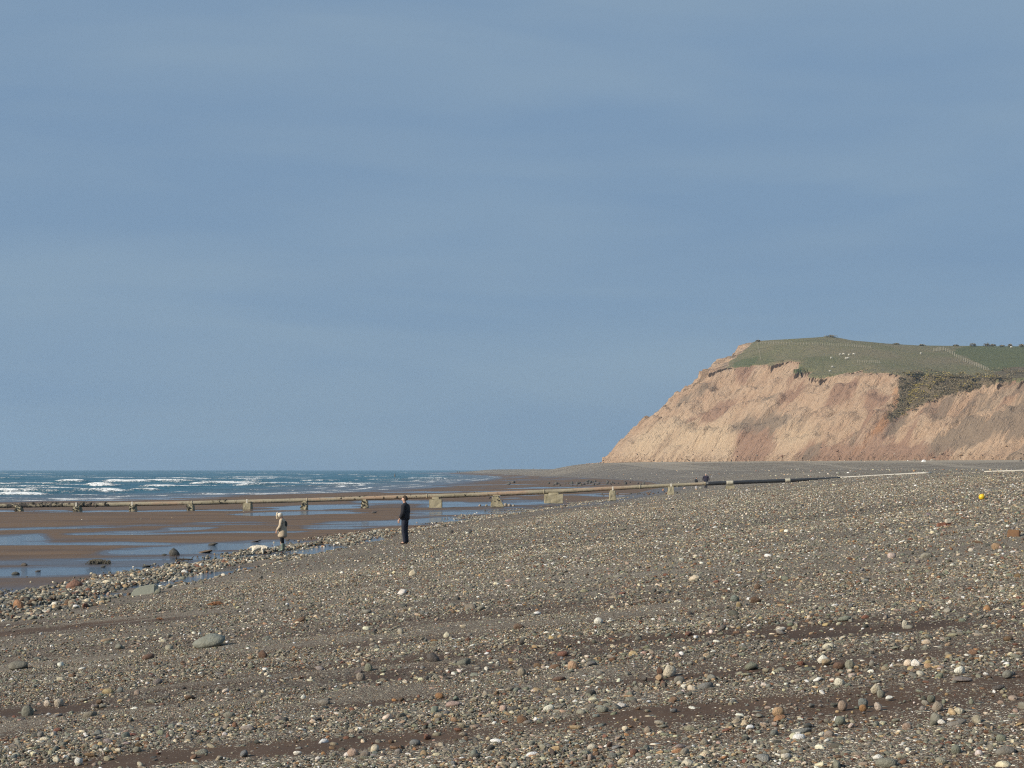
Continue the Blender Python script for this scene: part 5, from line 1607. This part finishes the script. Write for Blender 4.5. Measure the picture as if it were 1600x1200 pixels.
def walker(px, row_foot, D, hgt, top, bottoms, hairm, label, rz, wide=1.0):
    x = (px - 800) / F * D; z = max(ground_z(x, D), H - (row_foot - HOR) / F * D)
    root = empty('person', (x, D, ground_z(x, D)), rz)
    tag(root, label, 'person')
    hd = [(0, -0.01, 1.47), (0, -0.035, 1.555), (0, -0.035, 1.645), (0, -0.02, 1.70), None, (0, -0.145, 1.60)]
    aL = [(0.185 * wide, 0.01, 1.39), (0.25 * wide, 0.02, 1.12), (0.235 * wide, -0.06, 0.88), (0.0, -0.2, -1)]
    aR = [(-0.185 * wide, 0.01, 1.39), (-0.25 * wide, 0.02, 1.12), (-0.235 * wide, -0.06, 0.88), (0.0, -0.2, -1)]
    lg = [[(s * 0.095, 0, 0.88), (s * 0.09, -0.06 * s, 0.49), (s * 0.09, 0.035 + 0.06 * s, 0.085), (s * 0.10, -0.10 + 0.06 * s, 0.035)] for s in (1, -1)]
    body_mesh(root, hd, (aL, aR), lg)
    f = Fig()
    p = f.add((0, 0, 0.76), (0.2 * wide, 0.16)); c = f.chain(p, [((0, 0.0, 1.0), (0.2 * wide, 0.16)), ((0, 0.01, 1.2), (0.2 * wide, 0.16)), ((0, 0.015, 1.37), (0.18 * wide, 0.14)), ((0, -0.01, 1.48), (0.085, 0.085))])
    for a in (aL, aR): f.chain(c - 1, [(a[0], 0.095), (a[1], 0.08), (tuple(Vector(a[1]).lerp(Vector(a[2]), 0.9)), 0.06)])
    skin('jacket', f.v, f.e, f.r, top, root, 2)
    f = Fig(); p = f.add((0, 0, 0.94), (0.155, 0.125))
    for l in lg: f.chain(p, [(l[0], 0.11), (l[1], 0.084), ((l[2][0], l[2][1], 0.06), 0.07)])
    skin('trousers', f.v, f.e, f.r, bottoms, root, 2)
    f = Fig(); p = f.add((0, -0.01, 1.69), (0.094, 0.105)); f.chain(p, [((0, 0.035, 1.63), (0.09, 0.07))])
    skin('hair', f.v, f.e, f.r, hairm, root, 2)
    root.scale = (hgt / 1.78,) * 3
M_NAVY = plain('navy coat', (0.022, 0.018, 0.035), (0.03, 0.026, 0.045), 0.85, 5)
M_PALE = plain('pale trousers', (0.42, 0.42, 0.45), (0.34, 0.34, 0.37), 0.9, 5)
M_WHITEHAIR = plain('white hair', (0.72, 0.70, 0.66), (0.6, 0.58, 0.55), 0.8, 10)
walker(1103, 765, 186, 1.80, M_NAVY, M_TROUS, M_WHITEHAIR, 'bulky walker in a dark coat beyond the joint of the black pipe', 2.9, 1.35)
walker(1088, 765, 190, 1.45, M_JACKET, M_PALE, M_HAIR, 'slim walker with dark top and pale legs behind the pipe', 2.2)

# ------------------------------------------------------------------ loose pebbles
auto = []
ra = np.random.default_rng(77)
tries = 0
N_AUTO = 300 - n_big
while len(auto) < N_AUTO and tries < 60000:
    tries += 1
    row = ra.uniform(905, 1215); px = ra.uniform(-20, 1630)
    if row < 1000 and ra.random() > 0.35: continue
    if px < 850 and ra.random() > 0.6: continue
    ax = (px - 800) / F
    x, y, z = hit(px, row)
    if x - toe(y) < 5: continue
    w = ra.gamma(3.0, 2.2) + 8.5
    if w > 24: continue
    rad = w / 2 / F * y
    if rad > 0.13: continue
    if any((x - a) ** 2 + (y - b) ** 2 < (rad + c) ** 2 * 0.8 for a, b, c in PLACED): continue
    PLACED.append((x, y, rad))
    auto.append((px, row, x, y, z, rad))
buckets = {}
for (px, row, x, y, z, rad) in auto:
    j = min(range(len(LANDMARKS)), key=lambda k: (LANDMARKS[k][0] - px) ** 2 + 2.5 * (LANDMARKS[k][1] - row) ** 2)
    lp, lr, ph = LANDMARKS[j]
    cn = NAMES[int(ra.choice(len(NAMES), p=_p))]
    i = int(ra.integers(0, len(SHAPES)))
    o = bpy.data.objects.new('pebble', SHAPES[i]); COL.objects.link(o)
    s = rad * ra.uniform(0.85, 1.15); sz = s * ra.uniform(0.7, 1.15)
    o.scale = (s, s * ra.uniform(0.8, 1.1), sz)
    o.rotation_euler = (ra.normal(0, 0.16), ra.normal(0, 0.16), ra.uniform(0, 6.28))
    o.location = (x, y, float(shingle_z(x, y)) + sz * SHAPE_H[i] * 0.45)
    set_tint(o, cn, ra)
    form = 'rounded' if i % 3 == 0 else 'angular'
    size = 'small' if rad < 0.045 else 'middling' if rad < 0.062 else 'large'
    key = (size, cn, form, words_dir(px, row, lp, lr), ph)
    buckets.setdefault(key, []).append(((px - lp) ** 2 + (row - lr) ** 2, o))
for (size, cn, form, dr, ph), lst in buckets.items():
    lst.sort(key=lambda t: t[0])
    for k, (_, o) in enumerate(lst):
        lab = f'{size} {cn} {form} pebble {dr} the {ph}'
        if len(lst) > 1: lab = f'{size} {cn} {form} pebble, {ORD[min(k, 11)]} {dr} the {ph}'
        tag(o, lab, 'pebble', 'larger loose pebbles on the shingle')

def scatter(name, pts, label, variants):
    """pts: x, y, z, sx, sy, sz, r, g, b as one instanced mass"""
    me = bpy.data.meshes.new(name)
    n = len(pts)
    me.vertices.add(n); me.vertices.foreach_set('co', pts[:, :3].astype(np.float32).ravel())
    r = np.random.default_rng(n)
    a = me.attributes.new('psize', 'FLOAT_VECTOR', 'POINT'); a.data.foreach_set('vector', pts[:, 3:6].astype(np.float32).ravel())
    rot = np.stack([r.normal(0, 0.22, n), r.normal(0, 0.22, n), r.uniform(0, 6.28, n)], 1)
    a = me.attributes.new('prot', 'FLOAT_VECTOR', 'POINT'); a.data.foreach_set('vector', rot.astype(np.float32).ravel())
    a = me.attributes.new('tint', 'FLOAT_COLOR', 'POINT'); a.data.foreach_set('color', np.c_[pts[:, 6:9], np.ones(n)].astype(np.float32).ravel())
    a = me.attributes.new('pick', 'INT', 'POINT'); a.data.foreach_set('value', r.integers(0, len(variants), n).astype(np.int32))
    o = link_mesh(name, me)
    ng = bpy.data.node_groups.new(name, 'GeometryNodeTree')
    ng.interface.new_socket('Geometry', in_out='INPUT', socket_type='NodeSocketGeometry')
    ng.interface.new_socket('Geometry', in_out='OUTPUT', socket_type='NodeSocketGeometry')
    N = ng.nodes; L = ng.links
    gi = N.new('NodeGroupInput'); go = N.new('NodeGroupOutput')
    g2i = N.new('GeometryNodeGeometryToInstance')
    for vo in variants:
        oi = N.new('GeometryNodeObjectInfo'); oi.transform_space = 'ORIGINAL'
        oi.inputs['Object'].default_value = vo; oi.inputs['As Instance'].default_value = False
        g1 = N.new('GeometryNodeGeometryToInstance'); L.new(oi.outputs['Geometry'], g1.inputs[0])
        L.new(g1.outputs[0], g2i.inputs[0]) if False else None
        variants_out.append(g1.outputs[0])
    jn = N.new('GeometryNodeJoinGeometry')
    for s in variants_out: L.new(s, jn.inputs[0])
    variants_out.clear()
    iop = N.new('GeometryNodeInstanceOnPoints')
    iop.inputs['Pick Instance'].default_value = True
    def at(nm, ty):
        d = N.new('GeometryNodeInputNamedAttribute'); d.data_type = ty; d.inputs['Name'].default_value = nm
        return d.outputs['Attribute']
    L.new(gi.outputs[0], iop.inputs['Points']); L.new(jn.outputs[0], iop.inputs['Instance'])
    L.new(at('pick', 'INT'), iop.inputs['Instance Index'])
    e2r = N.new('FunctionNodeEulerToRotation'); L.new(at('prot', 'FLOAT_VECTOR'), e2r.inputs[0]); L.new(e2r.outputs[0], iop.inputs['Rotation'])
    L.new(at('psize', 'FLOAT_VECTOR'), iop.inputs['Scale'])
    L.new(iop.outputs[0], go.inputs[0])
    N.remove(g2i)
    md = o.modifiers.new('scatter', 'NODES'); md.node_group = ng
    tag(o, label, 'pebbles', kind='stuff')
    return o
variants_out = []
VAR = []
seen = set()
for ob in COL.objects:
    if ob.name.startswith('pebble') and ob.data not in seen and len(VAR) < 12:
        seen.add(ob.data); VAR.append(ob)

def make_points(n_per_m2, r0, r1, y0, y1, p_cov, umin=4.0, umax=60, side=0.345, fine_keep=1.0, bright=1.0, sink=0.35):
    mg = 4.0                                  # spread past the edges of the view
    n = int((side * (y1 ** 2 - y0 ** 2) + 2 * mg * (y1 - y0)) * n_per_m2)
    b = mg / side
    y = np.sqrt(rng.uniform((y0 + b) ** 2, (y1 + b) ** 2, n)) - b
    x = rng.uniform(-1, 1, n) * (side * y + mg)
    u = x - toe(y)
    cv = cover(x, y)
    fine = 1 - sstep(5.5, 9.5, u + 4 * (fbm(x * .12, y * .05, 81, 3) - .5))
    fine = fine * sstep(14, 40, y)
    pr = p_cov[0] + (p_cov[1] - p_cov[0]) * cv ** 1.3
    # patchy drifts of size sorted stones
    pr = pr * (0.45 + 1.1 * sstep(0.35, 0.65, fbm(x * 0.35 + r0 * 300, y * 0.8, 84, 3)))
    pr = pr * (1 - fine * (1 - fine_keep))
    gg = grit(x, y)
    pr = np.minimum(pr + 0.6 * gg, 0.98) if r1 < 0.016 else pr * (1 - (0.75 if r0 < 0.03 else 0.50) * gg * (1 - 0.6 * sstep(25, 45, y)))
    if 0.014 < r0 < 0.06:
        pxs, _ = project(x, y, shingle_z(x, y))
        pr = pr * (1 - 0.34 * (1 - sstep(450, 1050, pxs)) * (1 - sstep(24, 34, y)))
    k = (rng.random(n) < pr) & (u > umin) & (u < umax)
    x, y = x[k], y[k]; n = len(x)
    rad = r0 * (r1 / r0) ** (rng.random(n) ** 1.6)
    sx = rad * rng.uniform(0.8, 1.2, n); sy = rad * rng.uniform(0.75, 1.1, n); sz = rad * rng.uniform(0.65, 1.15, n)
    ci = rng.choice(len(NAMES), n, p=_p)
    col = PAL[ci] * rng.uniform(0.8, 1.2, n)[:, None] * (1 + rng.normal(0, 0.04, (n, 3))) * bright
    z = shingle_z(x, y) + 0.018 * (cover(x, y) - 0.6) * (1 - sstep(40, 80, y)) + sz * (0.55 - sink)
    return np.c_[x, y, z, sx, sy, sz, np.clip(col, 0.01, 0.85)]
PT = [make_points(1000, 0.009, 0.015, 6.6, 23, (0.06, 0.95)),
      make_points(300, 0.015, 0.027, 6.6, 42, (0.08, 0.85)),
      make_points(58, 0.026, 0.044, 6.6, 95, (0.20, 0.80), umin=3.0, fine_keep=0.25),
      make_points(5.2, 0.042, 0.062, 7.0, 150, (0.30, 0.55), umin=2.0, fine_keep=0.12),
      make_points(0.022, 0.12, 0.30, 185, 620, (0.6, 0.6), umin=2.0, umax=120, bright=1.3),
      make_points(0.30, 0.065, 0.11, 22, 190, (0.5, 0.5), umin=2.0, fine_keep=0.3)]
# cobble bank at the toe
def toe_bank():
    n = 42000
    y = rng.uniform(34, 92, n); u = rng.normal(0.0, 1.0, n) * (0.50 + 0.35 * fbm(y * 0.1, y * 0, 9, 2)) - 0.55
    u2 = rng.uniform(0.6, 3.0, n); mix = rng.random(n) < 0.2
    u = np.where(mix, u2, u)
    dens = sstep(0.2, 0.5, fbm(y * 0.18, u * 0.8, 86, 3)) * (1 - 0.75 * sstep(72, 84, y)) * np.where(mix, sstep(0.45, 0.6, fbm(y * 0.3, u * 0.9, 88, 3)), 1)
    k = rng.random(n) < dens * 0.9
    y = y[k]; u = u[k]
    y2 = rng.uniform(92, 178, 14000); c = np.interp(y2, [92, 120, 150, 178], [0.8, -0.5, 0.5, 2.0]); wd = np.interp(y2, [92, 115, 140, 178], [0.5, 1.4, 2.2, 1.2])
    u3 = c + rng.normal(0, 1, 14000) * wd * 0.7
    k2 = rng.random(14000) < sstep(0.3, 0.6, fbm(y2 * 0.12, u3 * 0.6, 87, 3))
    y = np.r_[y, y2[k2]]; u = np.r_[u, u3[k2]]
    x = toe(y) + u
    ok = np.ones(len(x), bool)
    for a, b, c in CLEAR: ok &= ((x - a) / c) ** 2 + ((y - b) / (c * 2.2)) ** 2 > 1
    x, y, u = x[ok], y[ok], u[ok]; n = len(x)
    rad = rng.gamma(3.0, 0.0115, n) + 0.024
    rad = np.minimum(rad, 0.12)
    sx = rad * rng.uniform(0.8, 1.2, n); sy = rad * rng.uniform(0.8, 1.1, n); sz = rad * rng.uniform(0.75, 1.2, n)
    ci = rng.choice(len(NAMES), n, p=_p)
    col = PAL[ci] * rng.uniform(0.7, 1.15, n)[:, None]
    zg = np.maximum(np.where(u > 0.2, shingle_z(x, y), sand_z(x, y)), sand_z(x, y))
    z = zg + sz * 0.22 + 0.09 * np.exp(-((u + 0.2) / 0.7) ** 2) * rng.random(n) * (y < 90)
    return np.c_[x, y, z, sx, sy, sz, np.clip(col, 0.01, 0.85)]
scatter('loose_pebbles', np.concatenate(PT), 'loose mixed pebbles spread over the whole shingle bank', VAR)
def sand_stones():
    n = 1500
    y = rng.uniform(42, 190, n); u = -rng.gamma(1.3, 9, n) - 1.2
    k = fbm(u * 0.08, y * 0.03, 92, 3) > 0.5
    y, u = y[k], u[k]; x = toe(y) + u; n = len(x)
    rad = rng.gamma(2.0, 0.016, n) + 0.02
    ci = rng.choice(len(NAMES), n, p=_p)
    return np.c_[x, y, sand_z(x, y) + rad * 0.15, rad, rad * 0.9, rad * 0.7, np.clip(PAL[ci] * 0.75, 0.01, 0.8)]
scatter('scattered_sand_pebbles', sand_stones(), 'small pebbles scattered over the wet sand and pools', VAR)
scatter('cobble_bank', toe_bank(), 'ridge of mixed cobbles along the foot of the shingle bank', VAR)
print('pebbles', sum(len(p) for p in PT), 'auto', len(auto), 'big', n_big)

# ------------------------------------------------------------------ fallen lumps along the cliff foot
def debris():
    n = 2600
    t = rng.uniform(0, 1, n) ** 0.9
    k = (t * (len(BP) * 0.66)).astype(int) + int(len(BP) * 0.10)
    k = np.clip(k, 1, len(BP) - 2)
    d = BP[k + 1] - BP[k - 1]; nrm = np.stack([d[:, 1], -d[:, 0]], 1) / np.hypot(d[:, 0], d[:, 1])[:, None]
    off = rng.normal(-3.0, 3.2, n)
    p = BP[k] + nrm * off[:, None]
    rad = rng.gamma(1.5, 0.13, n) + 0.10
    rad = np.minimum(rad, 1.0) * np.where(off < -2, 0.7, 1.0)
    keep = fbm(BS[k] * 0.06, off * 0.05, 131, 3) > 0.42
    p, rad = p[keep], rad[keep]; n = len(p)
    z = np.array([max(float(shingle_z(a, b)), hz_at(a, b) if 31 < a < 343 else -9) for a, b in p])
    pal = np.array([(0.40, 0.28, 0.18), (0.27, 0.17, 0.12), (0.48, 0.36, 0.25), (0.22, 0.19, 0.15), (0.5, 0.46, 0.38)])
    col = pal[rng.choice(5, n, p=[.35, .25, .2, .12, .08])] * rng.uniform(0.8, 1.2, n)[:, None]
    return np.c_[p, z + rad * 0.15, rad, rad * rng.uniform(.7, 1.1, n), rad * rng.uniform(.7, 1.2, n), col]
scatter('cliff_debris', debris(), 'scattered lumps of fallen clay along the foot of the cliff', VAR)

# ------------------------------------------------------------------ sea air
HAZE = 0.00013
if HAZE:
    bm = bmesh.new(); box(bm, -2000, 2000, -60, 5600, -4.5, 100)
    hm = bpy.data.materials.new('sea air'); hm.use_nodes = True; hm.node_tree.nodes.clear()
    ho = hm.node_tree.nodes.new('ShaderNodeOutputMaterial'); hv = hm.node_tree.nodes.new('ShaderNodeVolumePrincipled')
    hv.inputs['Color'].default_value = (0.55, 0.78, 1.0, 1); hv.inputs['Density'].default_value = HAZE; hv.inputs['Anisotropy'].default_value = 0.2
    hm.node_tree.links.new(hv.outputs[0], ho.inputs['Volume'])
    tag(bm_to('haze', bm, hm), 'thin pale sea haze over the whole beach and headland', kind='stuff')
